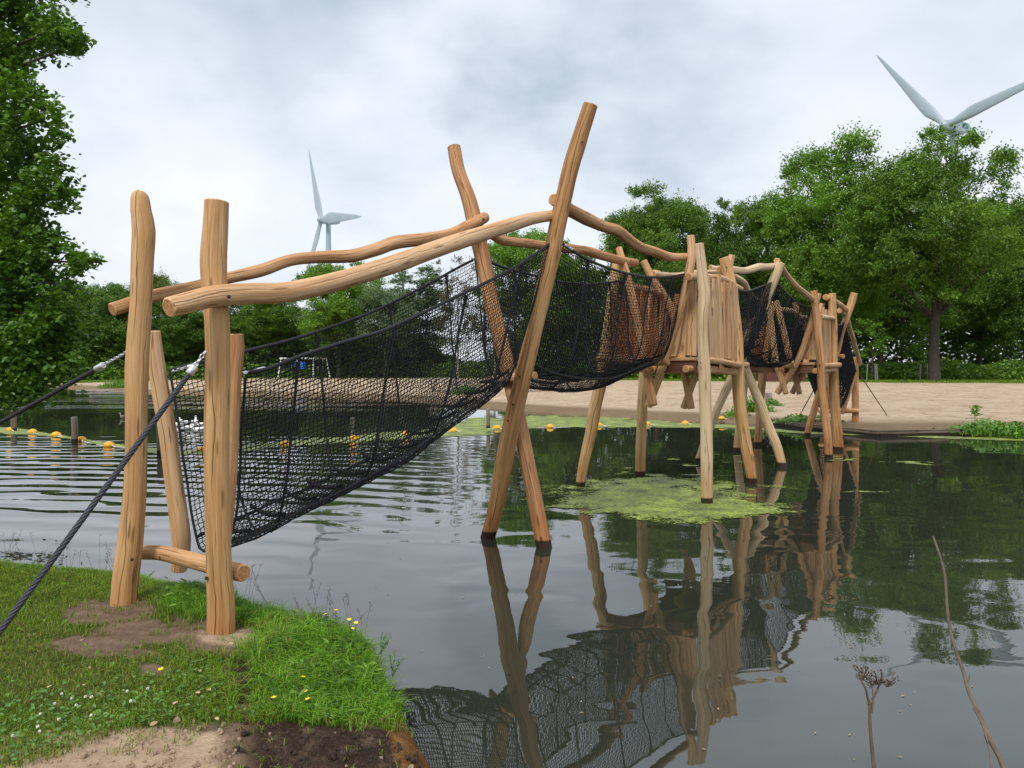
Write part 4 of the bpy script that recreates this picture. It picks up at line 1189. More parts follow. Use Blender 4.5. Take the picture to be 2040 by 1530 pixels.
def net(TL, BL, BRr, TR, cell, r, ties, tie_r=.010, edge_r=.015, bulge=.10, k=3, rungs=0, sag=0.0, edge_mat='black_rope', name='net'):
    L = sum((Vector(BRr[i + 1]) - Vector(BRr[i])).length for i in range(len(BRr) - 1))
    ns = int(L / cell) + 1
    rows = [dress(q, ns) for q in (TL, BL, BRr, TR)]
    tl, bl, br, tr = rows
    out = bl - br; out[:, 2] = 0; out /= np.linalg.norm(out, axis=1, keepdims=True) + 1e-9
    env = np.sin(np.linspace(0, np.pi, ns))[:, None] * .8 + .2
    ctrl = [tl, tl * .62 + bl * .38 + out * bulge * .5 * env, tl * .22 + bl * .78 + out * bulge * env,
            bl * .88 + br * .12 - np.array([0, 0, .03]) * env, (bl + br) / 2 - np.array([0, 0, .06]) * env, bl * .12 + br * .88 - np.array([0, 0, .03]) * env,
            tr * .22 + br * .78 - out * bulge * env, tr * .62 + br * .38 - out * bulge * .5 * env, tr]
    C = np.stack(ctrl, 1)                         # ns, 9, 3
    E = np.concatenate([2 * C[:, :1] - C[:, 1:2], C, 2 * C[:, -1:] - C[:, -2:-1]], 1)
    fine = []
    for i in range(C.shape[1] - 1):
        p0, p1, p2, p3 = E[:, i], E[:, i + 1], E[:, i + 2], E[:, i + 3]
        for t in np.arange(0, 1, .1):
            fine.append(.5 * ((2 * p1) + (-p0 + p2) * t + (2 * p0 - 5 * p1 + 4 * p2 - p3) * t * t + (-p0 + 3 * p1 - 3 * p2 + p3) * t ** 3))
    fine.append(C[:, -1])
    Fn = np.stack(fine, 1)
    seg = np.linalg.norm(np.diff(Fn, axis=1), axis=2)
    cum = np.concatenate([np.zeros((ns, 1)), np.cumsum(seg, 1)], 1)
    nt_ = int(np.median(cum[:, -1]) / cell) + 1
    G = np.empty((ns, nt_, 3))
    tt = np.linspace(0, 1, nt_)
    for i in range(ns):
        for a in range(3):
            G[i, :, a] = np.interp(tt * cum[i, -1], cum[i], Fn[i, :, a])
    rg = np.random.default_rng(ns)
    wx = np.add.outer(np.arange(ns) * cell, np.zeros(nt_)); wy = np.add.outer(np.zeros(ns), np.arange(nt_) * cell)
    mid = np.sin(np.pi * np.clip(tt, 0, 1))[None, :, None]
    G += np.stack([(fbm(wx, wy, 1.6, 91 + k_, 3) - .5) for k_ in range(3)], -1) * .07 * mid
    Z = G.copy()
    # knots are pulled up and down alternately, as in a knotted mesh
    ds = np.gradient(G, axis=0); dt = np.gradient(G, axis=1)
    par = ((np.add.outer(np.arange(ns), np.arange(nt_))) % 2 * 2 - 1)[..., None]
    Z += ds * par * .11 + rg.normal(0, cell * .05, G.shape)
    Z += dt * (par * .10)
    V1, q1 = tubes_np(Z.transpose(1, 0, 2), r, k)
    V2, q2 = tubes_np(Z, r, k)
    o = np_mesh(name, np.concatenate([V1, V2]), np.concatenate([q1, q2 + len(V1)]), M['net_rope'], parent=BR, smooth=True)
    def rope(P_, rr, nm, mt=edge_mat, n=8):
        mb = MB(); mb.tube([Vector(p) for p in P_], rr, n=n, jit=.0)
        q = mb.build(nm, [M[mt]], None); q.parent = o
        q.matrix_parent_inverse = Matrix.Identity(4)
        return q
    off = Vector(BR.location)
    def rel(A): return [Vector(p) - off * 0 for p in A]
    def nrope(A, rr, nm, mt=edge_mat, n=8):
        q = rope(A, rr, nm, mt, n)
        return q
    inward = 0
    nrope(tl[::2] if len(tl) > 8 else tl, edge_r, 'edge_rope')
    nrope(tr[::2] if len(tr) > 8 else tr, edge_r, 'edge_rope')
    ib, jb = int(nt_ * .40), int(nt_ * .60)
    for j in (ib, (ib + jb) // 2, jb):
        nrope(G[::2, j] - np.array([0, 0, .012]), edge_r * .8, 'floor_rope')
    for i in (0, ns - 1):
        nrope(G[i, ::2], tie_r * 1.1, 'edge_rope')
    for f in ties:
        fi = f * (ns - 1); i = int(fi); i2 = min(ns - 1, i + 1); w = fi - i
        line = (G[i] * (1 - w) + G[i2] * w)
        m_ = len(line[::2]); rr_ = [tie_r] * m_; rr_[0] = rr_[-1] = tie_r * 2.1; rr_[1] = rr_[-2] = tie_r * 1.7
        nrope(line[::2], rr_, 'tie_rope')
    for q in range(rungs):
        i = int((q + .6) / rungs * (ns - 1))
        a, b = Vector(G[i, ib - 1]), Vector(G[i, jb + 1])
        pts = [a.lerp(b, t) + Vector((0, 0, .012 - .035 * math.sin(math.pi * t))) for t in np.linspace(0, 1, 15)]
        rr = [.013 + .005 * (k_ % 2) for k_ in range(15)]
        nrope(pts, rr, 'rung', 'net_rope')
    return o

pTR = plane((-1.75, 5.10), (.45, 7.95)); pTL = plane((-2.56, 5.60), (-.42, 8.50)); pBR = plane((-1.95, 5.25), (.10, 8.10))
V3 = lambda *a: Vector(a)
net([pTL(*p) for p in ((338, 738), (400, 722), (480, 702), (600, 671), (740, 622), (850, 568), (900, 540), (946, 516))],
    [V3(-2.30, 5.66, .58), V3(-1.80, 6.35, .80), V3(-1.2, 7.1, 1.10), V3(-.70, 7.8, 1.42), V3(-.24, 8.4, 1.72)],
    [pBR(*p) for p in ((455, 1094), (520, 1066), (590, 1032), (720, 962), (820, 912), (885, 866), (960, 812), (1014, 768))],
    [pTR(*p) for p in ((490, 742), (530, 736), (600, 709), (690, 680), (760, 660), (830, 629), (905, 593), (970, 562), (1030, 530), (1098, 484))],
    0.037, .0033, (.115, .37, .62, .86), rungs=12, tie_r=.009, edge_r=.0145, bulge=.10, k=4)
qTR = plane((.47, 7.95), (2.44, 10.83)); qTL = plane((-.40, 8.50), (1.69, 11.5)); qBR = plane((.15, 8.15), (2.2, 10.95))
net([qTL(*p) for p in ((962, 516), (1008, 534), (1077, 552), (1105, 560), (1170, 566), (1212, 563), (1245, 558))],
    [V3(-.25, 8.45, 1.74), V3(.3, 9.2, 1.64), V3(.9, 10.0, 1.66), V3(1.4, 10.8, 1.82), V3(1.78, 11.35, 1.97)],
    [qBR(*p) for p in ((1052, 757), (1090, 766), (1150, 766), (1200, 761), (1250, 748), (1290, 733), (1322, 722))],
    [qTR(*p) for p in ((1116, 482), (1125, 489), (1170, 517), (1228, 539), (1283, 551), (1327, 552), (1366, 546))],
    .037, .0045, (.18, .45, .66, .86), rungs=9, tie_r=.0115, edge_r=.016, bulge=.12)
net([P(1304, 565, 13.0), P(1370, 592, 14.0), P(1436, 572, 14.9)],
    [V3(2.75, 13.1, 2.0), V3(3.35, 13.8, 1.97), V3(4.1, 14.8, 2.3)],
    [V3(3.6, 12.6, 2.0), V3(4.02, 13.3, 2.0), V3(4.45, 14.05, 2.28)],
    [P(1473, 579, 12.6), P(1492, 579, 13.0), P(1515, 571, 13.6), P(1540, 562, 14.1)],
    .042, .0062, (.3, .7), rungs=5, bulge=.06)
rBR = plane((4.45, 14.2), (5.85, 16.0))
net([P(1442, 582, 14.95), P(1482, 618, 15.9), P(1530, 628, 16.6)],
    [V3(4.1, 14.85, 2.3), V3(4.75, 15.75, 1.98), V3(5.35, 16.55, 1.97)],
    [rBR(*p) for p in ((1497, 688), (1520, 709), (1560, 726), (1583, 724))],
    [P(1550, 566, 14.1), P(1568, 585, 14.6), P(1590, 604, 15.2), P(1618, 615, 15.9)],
    .045, .0058, (.35, .7), rungs=5, bulge=.05)
net([P(1550, 640, 17.9), P(1575, 655, 19.3), P(1598, 645, 20.8)],
    [V3(6.1, 18.1, 1.97), V3(6.9, 19.3, 1.9), V3(7.75, 20.75, 2.2)],
    [V3(7.12, 17.45, 1.95), V3(7.7, 18.6, 1.9), V3(8.35, 19.95, 2.2)],
    [P(1660, 636, 17.4), P(1670, 648, 18.5), P(1683, 641, 19.8)],
    .055, .0075, (.5,), bulge=.04)
net([P(1600, 647, 20.9), P(1625, 700, 22.2), P(1641, 742, 23.6)],
    [V3(7.8, 20.85, 2.15), V3(8.6, 22.1, 1.2), V3(9.3, 23.4, .6)],
    [V3(8.42, 20.0, 2.15), V3(9.1, 21.4, 1.15), V3(9.8, 22.8, .6)],
    [P(1684, 643, 19.85), P(1694, 690, 21.2), P(1706, 742, 22.9)],
    .055, .0085, (.5,), bulge=.04)

# --- steel fittings and guy ropes
def chain(p, q, parent, link_l=.034, r=.0042):
    p, q = Vector(p), Vector(q)
    d = q - p; n = max(2, int(d.length / (link_l * .72))); ax = d.normalized()
    u = ax.orthogonal().normalized(); w = ax.cross(u)
    mb = MB()
    for i in range(n):
        c = p + d * ((i + .5) / n)
        s = u if i % 2 else w
        ring = []
        for k in range(13):
            a = 2 * math.pi * k / 12
            ring.append(c + ax * math.cos(a) * link_l * .52 + s * math.sin(a) * link_l * .30)
        mb.tube(ring, r, n=6, caps=False)
    return mb.build('chain', [M['steel']], parent)

def ferrule(p, q, r, parent):
    mb = MB()
    p, q = Vector(p), Vector(q)
    mb.tube([p, p.lerp(q, .06), p.lerp(q, .94), q], [r * .9, r, r, r * .86], n=14)
    return mb.build('ferrule', [M['alu']], parent)

def twisted(p, q, r, parent, mat, strands=5, pitch=.16, name='guy_rope', sag=.0):
    p, q = Vector(p), Vector(q)
    d = q - p; L = d.length; ax = d.normalized()
    u = ax.orthogonal().normalized(); w = ax.cross(u)
    n = int(L / .016)
    mb = MB()
    for s in range(strands):
        pts = []
        for i in range(n + 1):
            t = i / n
            a = 2 * math.pi * (s / strands + t * L / pitch)
            pts.append(p + d * t + (u * math.cos(a) + w * math.sin(a)) * r * .56 - Vector((0, 0, sag * math.sin(math.pi * t))))
        mb.tube(pts, r * .46, n=6, caps=False)
    mb.tube([p, q] if not sag else [p + d * t - Vector((0, 0, sag * math.sin(math.pi * t))) for t in np.linspace(0, 1, 12)], r * .4, n=6)
    return mb.build(name, [M[mat]], parent)

def guy(top, anchor, chain_f, fer_f, r, mat):
    top, anchor = Vector(top), Vector(anchor)
    c = top.lerp(anchor, chain_f); f = top.lerp(anchor, fer_f)
    g = twisted(c.lerp(f, .5), anchor, r, BR, mat)
    for fn, a in ((chain, (top, c)), (ferrule, (c, f, r * 1.45))):
        k = fn(*a, parent=None) if fn is chain else ferrule(*a, None)
        k.parent = g; k.matrix_parent_inverse = Matrix.Identity(4)
    return g
t1 = P(411, 698, 4.56); g1 = P(0, 1258, 3.85)
anc1 = t1 + (g1 - t1) * ((t1.z - .28) / (t1.z - g1.z))
guy(t1, anc1, .055, .082, .0165, 'grey_rope')
t2 = P(252, 702, 5.12); g2 = P(0, 842, 5.9)
anc2 = t2 + (g2 - t2) * ((t2.z - .28) / (t2.z - g2.z))
guy(t2, anc2, .050, .066, .0165, 'black_rope')
def thin_guy(p, q):
    return twisted(p, q, .018, BR, 'dry_stalk', strands=3, pitch=.3)
thin_guy(P(1714, 748, 23.0), gp(1768, 829, .16))
thin_guy(P(1628, 764, 23.7), gp(1590, 833, .16))
# chains and sleeves where the net ropes reach the posts
def fitting(p, q, r=.014, e=.35):
    p, q = Vector(p), Vector(q)
    f1 = ferrule(p, p.lerp(q, e), r, BR)
    chain(p.lerp(q, e), q.lerp(p, .18), BR, .03, .004)
    ferrule(q.lerp(p, .18), q, r * .9, BR)
fitting(P(527, 734, 5.25), P(483, 744, 5.05))
fitting(P(392, 726, 5.75), P(337, 741, 5.66))
fitting(P(1088, 492, 7.86), P(1104, 477, 7.92), .015)
fitting(P(1140, 497, 8.1), P(1124, 487, 8.0), .015)

# ------------------------------------------------------------------ trees
def limb_mesh(name, segs, mat, n=7):
    mb = MB()
    for i, (pts, rad) in enumerate(segs):
        A = catmull(pts, max(.25, (Vector(pts[-1]) - Vector(pts[0])).length / 9), [[r] for r in np.interp(np.linspace(0, 1, len(pts)), np.linspace(0, 1, len(rad)), rad)])
        mb.tube([Vector(a[:3]) for a in A], list(A[:, 3]), n=n, jit=.08, seed=i)
    return mb.build(name, [mat])

def lobe_leaves(centers, radii, per, r, squash=.8, twig=.42, tw_n=42, shell=.55, tone=None):
    """leaf positions: tufts of leaves over the surface of each lobe of the crown, with gaps between the tufts"""
    out = []
    for c, rad in zip(centers, radii):
        n = max(3, int(per * rad * rad / tw_n))
        d = r.normal(size=(n, 3)); d /= np.linalg.norm(d, axis=1, keepdims=True)
        d[:, 2] = np.where(d[:, 2] < -.35, -d[:, 2], d[:, 2])
        rr = rad * (shell + (1.15 - shell) * r.uniform(0, 1, n) ** .6)
        base = np.array(c) + d * rr[:, None] * np.array([1, 1, squash])
        size = twig * r.uniform(.55, 1.25, (n, 1, 1)) * min(1.0, .45 + rad * .3)
        g = r.normal(size=(n, tw_n, 3)) * size * np.array([.62, .62, .36])
        stretch = (d + np.array([0, 0, .25]))[:, None, :] * r.normal(size=(n, tw_n, 1)) * size * .5
        out.append((base[:, None, :] + g + stretch).reshape(-1, 3))
        if tone is not None:
            lt = r.uniform(0, .35)
            tone.append(np.repeat(lt + .65 * r.uniform(0, 1, n), tw_n))
    return np.concatenate(out)

def crown_lobes(r, n, rx, rz, cz, rad, inner=.55):
    c = []
    for i in range(n):
        for _ in range(30):
            d = r.normal(size=3); d /= np.linalg.norm(d)
            f = inner + (1 - inner) * r.uniform(0, 1) ** .5
            p = np.array([d[0] * rx * f, d[1] * rx * f, cz + d[2] * rz * f])
            if all(np.linalg.norm(p - q) > rad * .62 for q in c):
                break
        c.append(p)
    return c

PROTO = {}
def proto(kind):
    """one crown mesh and one trunk mesh, 20 m tall, shared by all trees of the kind"""
    if kind in PROTO: return PROTO[kind]
    base, _, var = kind.partition('#')
    sd = {'oak': 1, 'round': 2, 'tall': 3, 'poplar': 4, 'sparse': 5, 'willow': 6, 'thick': 7}[base] * 10 + int(var or 0)
    r = np.random.default_rng(sd)
    cfg = dict(oak=(40, 7.6, 7.8, 12.0, 2.3, .45, 560, .135, 'leaf_oak', .55), round=(30, 6.4, 7.4, 11.4, 2.3, .45, 500, .15, 'leaf_oak', .55), tall=(40, 5.6, 9.0, 10.8, 2.1, .45, 560, .135, 'leaf_bright', .55),
               poplar=(26, 2.5, 9.2, 10.6, 1.5, .25, 600, .125, 'leaf_silver', .4), sparse=(34, 4.6, 8.4, 11.2, 1.4, .4, 240, .13, 'leaf_birch', .5),
               willow=(26, 6.0, 6.6, 11.5, 2.2, .3, 520, .13, 'leaf_silver', .6), thick=(34, 7.2, 9.2, 10.4, 2.5, .4, 420, .165, 'leaf_dark', .6))[base]
    nl, rx, rz, cz, rad, inner, per, ls, mt, twig = cfg
    C = crown_lobes(r, nl, rx - rad * .55, rz - rad * .55, cz, rad, inner)
    R = [rad * r.uniform(.7, 1.2) * (1.0 if c[2] < cz + rz * .45 else .8) for c in C]
    tone = []
    Lf = lobe_leaves(C, R, per, r, twig=twig, tone=tone)
    # a few loose outer sprays break the outline
    ex = crown_lobes(r, nl // 2, rx, rz, cz, .8, .93)
    Lf = np.concatenate([Lf, lobe_leaves(ex, [rad * .38] * len(ex), per * 1.6, r, twig=twig, tone=tone)])
    tone = np.concatenate(tone)
    gaps = np.array([mnoise.noise(Vector(p * .42) + Vector((sd, 0, 0))) for p in Lf])
    kp = gaps > {'sparse': -.05, 'poplar': -.5}.get(base, -.33)
    Lf, tone = Lf[kp], tone[kp]
    sz = ls * r.uniform(.6, 1.25, len(Lf))
    crown = leaf_cloud('crown', Lf, sz, M[mt], seed=sd, up=.35, aspect=.55, fold=False, tone=tone)
    tr = .42 if base in ('oak', 'thick') else .32 if base in ('round', 'tall', 'willow') else .2
    segs = [([Vector((0, 0, -.4)), Vector((.1, 0, 3)), Vector((-.15, .1, 7)), Vector((.1, 0, cz)), Vector((0, .1, cz + rz * .6))], [tr * 1.35, tr, tr * .8, tr * .5, tr * .12])]
    for i, c in enumerate(C[:16]):
        z0 = max(5.2, c[2] - r.uniform(2, 4.5) - np.hypot(c[0], c[1]) * .35)
        z0 = min(z0, cz + rz * .4)
        p = Vector((0, 0, z0)); q = Vector(c)
        segs.append(([p, p.lerp(q, .5) + Vector((0, 0, -.3)), q], [tr * .42, tr * .25, .04]))
    trunk = limb_mesh('trunk', segs, M['bark'] if base != 'sparse' else M['bark_pale'])
    res = (trunk.data, crown.data)
    bpy.data.objects.remove(trunk); bpy.data.objects.remove(crown)
    PROTO[kind] = res
    return res

def tree(name, label, x, ytop, halfw, d, kind, group=None, rot=None, base_z=None, mat=None, nat=None):
    """a tree whose foot stands d metres away at column x and whose top reaches row ytop"""
    tm, cm = proto(kind)
    X = (x - CX) / F * d
    z0 = float(far_z(np.array([X]), np.array([d]))[0]) if base_z is None else base_z
    ztop = H - (ytop - HY) / F * d
    co = np.empty(len(cm.vertices) * 3, np.float32); cm.vertices.foreach_get('co', co); co = co.reshape(-1, 3)
    sh = (ztop - z0) / np.percentile(co[:, 2], 99.6)
    base = kind.split('#')[0]
    nw = {'oak': 8.3, 'round': 7.1, 'tall': 6.3, 'poplar': 3.1, 'sparse': 5.4, 'willow': 6.7, 'thick': 7.9}[base]
    sw = halfw / F * d / np.percentile(np.abs(co[:, 0]), 98.5)
    root = empty(name, (X, d, z0))
    root.scale = (sw, sw, sh)
    root.rotation_euler = (0, 0, rot if rot is not None else (x * .37) % 6.28)
    for nm, me in (('trunk', tm), ('crown', cm)):
        o = bpy.data.objects.new(nm, me); S.collection.objects.link(o); o.parent = root
        if nm == 'crown' and mat:
            o.material_slots[0].link = 'OBJECT'; o.material_slots[0].material = M[mat]
    tag(root, label, 'tree', group)
    return root

TR = [
    ('broadleaf_tree', 'green rounded tree just right of the overhanging alder, above the left tip of the beach', 178, 562, 84, 92, 'round#1', None),
    ('feathery_tree', 'pale olive feathery treetop behind the tall left entrance post', 318, 548, 48, 104, 'willow#1', 'leaf_olive'),
    ('broadleaf_tree', 'dark leafy tree left of the tall left entrance post', 240, 572, 64, 88, 'round#2', 'leaf_dark'),
    ('broadleaf_tree', 'dark tree between the two tall entrance posts', 368, 590, 66, 90, 'thick#1', None),
    ('broadleaf_tree', 'dark tree right behind the tall right entrance post', 466, 590, 66, 92, 'thick#2', None),
    ('broadleaf_tree', 'mid green tree under the long handrail, left of the bright green one', 552, 585, 66, 90, 'round#3', None),
    ('broadleaf_tree', 'bright yellowish green tree at the foot of the smaller wind turbine', 675, 526, 88, 84, 'round#1', 'leaf_bright'),
    ('willow_tree', 'rounded silvery willow left of the slim poplar', 768, 574, 58, 82, 'willow#2', None),
    ('poplar_tree', 'slim silvery poplar rising above the handrail, tallest of the silvery trees', 803, 480, 38, 86, 'poplar#1', None),
    ('poplar_tree', 'shorter silvery tree right of the slim poplar', 850, 532, 42, 88, 'poplar#2', None),
    ('birch_tree', 'thin brownish half bare tree with sky showing through, left of the crossed poles', 912, 490, 44, 66, 'sparse#1', None),
    ('birch_tree', 'thin open tree behind the net between the crossed poles, with sky showing through', 985, 560, 52, 70, 'sparse#2', None),
    ('broadleaf_tree', 'broad green tree behind the crossing of the two tall leaning poles', 1048, 466, 86, 78, 'round#2', 'leaf_bright'),
    ('broadleaf_tree', 'dark green tree behind the second net, right of the tallest leaning pole', 1145, 488, 66, 82, 'thick#1', 'leaf_oak'),
    ('broadleaf_tree', 'open crowned green tree above the sagging handrail, left of the dark gap', 1308, 380, 108, 78, 'oak#1', None),
    ('broadleaf_tree', 'darker tree between the open crowned one and the great broad one', 1425, 412, 82, 82, 'thick#3', None),
    ('broadleaf_tree', 'lighter tree directly behind the second crossed poles', 1525, 392, 78, 80, 'round#4', None),
    ('broadleaf_tree', 'tall broad tree with a peaked bright green crown, left of the great oak', 1655, 284, 112, 74, 'tall#1', None),
    ('oak_tree', 'great oak with a bare dark trunk, nearest tree on the far lawn', 1862, 279, 150, 66, 'oak#2', None),
    ('broadleaf_tree', 'green tree at the right edge of the photo, behind the great oak', 2045, 408, 82, 80, 'round#3', None),
    ('broadleaf_tree', 'low dark tree between the peaked tree and the great oak', 1755, 470, 90, 86, 'thick#2', None),
    ('broadleaf_tree', 'dark tree filling the gap right of the great oak trunk', 1950, 480, 90, 88, 'thick#3', None),
    ('broadleaf_tree', 'dark tree behind the end posts of the bridge', 1600, 480, 90, 86, 'thick#1', None),
    ('broadleaf_tree', 'green tree half hidden behind the first platform', 1365, 480, 80, 88, 'round#2', None),
    ('broadleaf_tree', 'dark tree low behind the overhanging alder branches', 70, 600, 80, 84, 'thick#2', None),
]
for i, (nm, lb, x, yt, hw, d, kd, mt) in enumerate(TR):
    tree(nm, lb, x, yt, hw, d, kd, 'trees beyond the beach', mat=mt, rot=2.6 if nm == 'oak_tree' else None)

# the far wood and its undergrowth, one mass of leaves
def wood_mass():
    r = np.random.default_rng(77)
    n = 125000
    px = r.uniform(-350, 2400, n)
    d = r.uniform(90, 102, n)
    top = np.interp(px, [-350, 0, 130, 250, 400, 600, 800, 880, 930, 1010, 1080, 1200, 1400, 1600, 1750, 2040, 2400],
                    [560, 600, 650, 625, 640, 640, 640, 690, 700, 690, 600, 570, 530, 500, 490, 480, 470])
    X = (px - CX) / F * d
    top = top + (fbm(X, X * 0 + 3, .22, 5) - .5) * 90
    zt = H - (top - HY) / F * d
    f = r.uniform(0, 1, n)
    Z = .4 + (zt - .4) * f
    g = fbm(X, Z, .38, 9, 3)
    keep = (g > .33) | (f < .55)
    C = np.stack([X, d + (fbm(X, Z, .3, 12) - .5) * 7, Z], -1)[keep]
    o = leaf_cloud('woodland', C, r.uniform(.22, .42, len(C)), M['leaf_dark'], seed=78, up=.4, fold=False)
    tag(o, 'dark mass of woodland foliage closing the view beyond the beach', 'woodland', kind='stuff')
    n = 42000
    px = r.uniform(-350, 2400, n)
    d0 = np.interp(px, [-350, 60, 140, 600, 1000, 1500, 2400], [74, 78, 83, 87, 82, 74, 72])
    d = d0 + r.uniform(0, 6, n)
    X = (px - CX) / F * d
    hgt = .6 + 3.4 * fbm(X, X * 0 + 7, .16, 15, 4) ** 1.6 * np.interp(px, [0, 130, 300, 700, 1500, 2040], [2.0, 1.9, 1.7, 1.3, 1.2, 1.1])
    f = r.uniform(0, 1, n) ** .7
    Z = far_z(X, d) + hgt * f * (.3 + .7 * np.clip((d - d0) / 2.5, 0, 1))
    C = np.stack([X, d, Z], -1)
    o = leaf_cloud('undergrowth', C, r.uniform(.10, .26, n), M['leaf_oak'], seed=79, up=.5, fold=False)
    tag(o, 'low green undergrowth of bushes and nettles along the edge of the far wood', 'undergrowth', kind='stuff')
wood_mass()

# rough grass along the rim of the far lawn
def verge():
    r = np.random.default_rng(33)
    n = 26000
    X = r.uniform(-45, 62, n)
    Y = grass_y(X) + np.abs(r.normal(0, 5, n)) + .5
    Z = far_z(X, Y)
    o = blades('lawn_verge', X, Y, Z, .10 + .22 * r.uniform(0, 1, n) * fbm(X, Y, .5, 34), np.full(n, .05), .5, M['grass'], seed=35)
    tag(o, 'rough grass along the front rim of the far lawn', 'grass')
verge()

# young trees with stakes on the far lawn
def sapling(x, d, htop, label, stakes):
    X = (x - CX) / F * d; z0 = float(far_z(np.array([X]), np.array([d]))[0])
    root = empty('staked_sapling', (X, d, z0))
    r = np.random.default_rng(int(x))
    zt = H - (htop - HY) / F * d - z0
    C = [(r.normal() * .7, r.normal() * .7, zt * (.42 + .5 * i / 11)) for i in range(12)]
    L = lobe_leaves(C, [.75] * 12, 420, r, twig=.3)
    c = leaf_cloud('crown', L, r.uniform(.06, .12, len(L)), M['leaf_bright'], seed=int(x), fold=False); c.parent = root
    t = limb_mesh('trunk', [([Vector((0, 0, -.2)), Vector((.05, 0, zt * .5)), Vector((0, 0, zt * .9))], [.07, .05, .015])], M['bark']); t.parent = root
    for sx, sy in stakes:
        mb = MB(); mb.tube([Vector((sx, sy, -.2)), Vector((sx * .8, sy * .8, 1.5))], .05, n=7)
        s = mb.build('stake', [M['grey_wood']]); s.parent = root
    tag(root, label, 'tree', 'young staked trees on the far lawn')
sapling(1737, 66, 640, 'young tree held by three wooden stakes, right of the end posts of the bridge', ((-.6, -.3), (.1, -.5), (.6, .2)))
sapling(1838, 70, 660, 'young tree with two thin stakes beside the trunk of the great oak', ((-.4, -.3), (.4, -.2)))

# overhanging alder at the left edge
def alder():
    r = np.random.default_rng(5)
    root = empty('alder_tree', (-9.4, 12.3, .2))
    blobs = [(-5, 40, 75, 11.5), (58, 28, 34, 11.2), (100, 60, 36, 11.1), (128, 82, 28, 11.0), (156, 88, 18, 10.9), (-15, 130, 46, 11.3), (8, 205, 52, 11.2), (62, 215, 32, 11.0), (88, 240, 28, 10.9), (112, 268, 15, 10.8),
             (10, 290, 60, 11.2), (52, 320, 42, 11.0), (92, 365, 36, 10.9), (120, 395, 22, 10.8), (60, 400, 32, 11.0), (10, 385, 45, 11.2), (0, 460, 60, 11.2), (45, 470, 50, 11.0), (85, 500, 40, 10.9), (122, 512, 26, 10.8),
             (158, 522, 20, 10.7), (182, 516, 12, 10.6), (10, 540, 60, 11.2), (62, 560, 52, 11.0), (108, 565, 30, 10.9), (15, 620, 66, 11.2), (78, 630, 50, 11.0), (118, 650, 34, 10.9), (40, 690, 60, 11.1), (100, 700, 44, 11.0),
             (60, 742, 44, 11.0), (5, 745, 50, 11.2), (130, 705, 24, 10.9), (20, 60, 70, 12.4), (-10, 230, 50, 12.4), (20, 330, 62, 12.4), (10, 480, 70, 12.4), (50, 610, 75, 12.4), (40, 715, 68, 12.4), (-70, 100, 90, 11.8), (-80, 260, 90, 11.8),
             (-80, 420, 90, 11.8), (-80, 580, 95, 11.8), (-80, 720, 90, 11.8), (-190, 0, 110, 12.2), (-190, 200, 110, 12.2), (-200, 400, 110, 12.2), (-200, 600, 110, 12.2), (-60, -60, 110, 11.8), (60, -90, 80, 11.5), (-180, -170, 120, 12), (-40, -220, 120, 12)]
    pts = []; tones = []
    root_c = np.array([-9.4, 12.3, 4.5])
    for (x, y, rp, d) in blobs:
        c = np.array(P(x, y, d)); rad = rp / F * d
        nt_ = max(8, int(215 * (rad / .36) ** 2))
        if d > 12.3 or x < -40: nt_ = int(nt_ * .55)
        dd = r.normal(size=(nt_, 3)); dd /= np.linalg.norm(dd, axis=1, keepdims=True)
        b = c + dd * (rad * (.25 + .75 * r.uniform(0, 1, nt_) ** .5))[:, None] * np.array([1, 1.25, .9])
        out = c - root_c; out /= np.linalg.norm(out)
        tdir = dd * .6 + out * .55 + np.array([0, 0, -.15]) + r.normal(size=(nt_, 3)) * .3
        m = 6
        k = r.uniform(0, 1, (nt_, m, 1))
        q = b[:, None, :] + tdir[:, None, :] * k * min(.34, rad * .8) + r.normal(size=(nt_, m, 3)) * .03
        pts.append(q.reshape(-1, 3)); tones.append(np.repeat(r.uniform(0, .3) + .7 * r.uniform(0, 1, nt_), m))
    Pn = np.concatenate(pts)
    gp_ = np.array([mnoise.noise(Vector(p * 1.5)) for p in Pn])
    tones = np.concatenate(tones)[gp_ > -.2]
    Pn = Pn[(gp_ > -.2)] - np.array(root.location)
    c = leaf_cloud('crown', Pn, r.uniform(.028, .048, len(Pn)), M['leaf_alder'], seed=6, up=.45, aspect=.75, tone=tones)
    c.parent = root
    segs = [([Vector((0, 0, -.3)), Vector((.1, -.1, 2.5)), Vector((-.1, 0, 5)), Vector((.1, 0, 8))], [.24, .2, .15, .06])]
    for (x, y, rp, d) in blobs[::2]:
        q = P(x, y, d) - root.location
        z0 = max(.8, min(7.2, q.z * .8 + .3))
        p = Vector((0, 0, z0))
        segs.append(([p, p.lerp(q, .5) + Vector((0, 0, .25)), q], [.06, .03, .012]))
    t = limb_mesh('trunk', segs, M['bark']); t.parent = root
    tag(root, 'leafy alder hanging over the water at the left edge of the photo', 'tree')
alder()

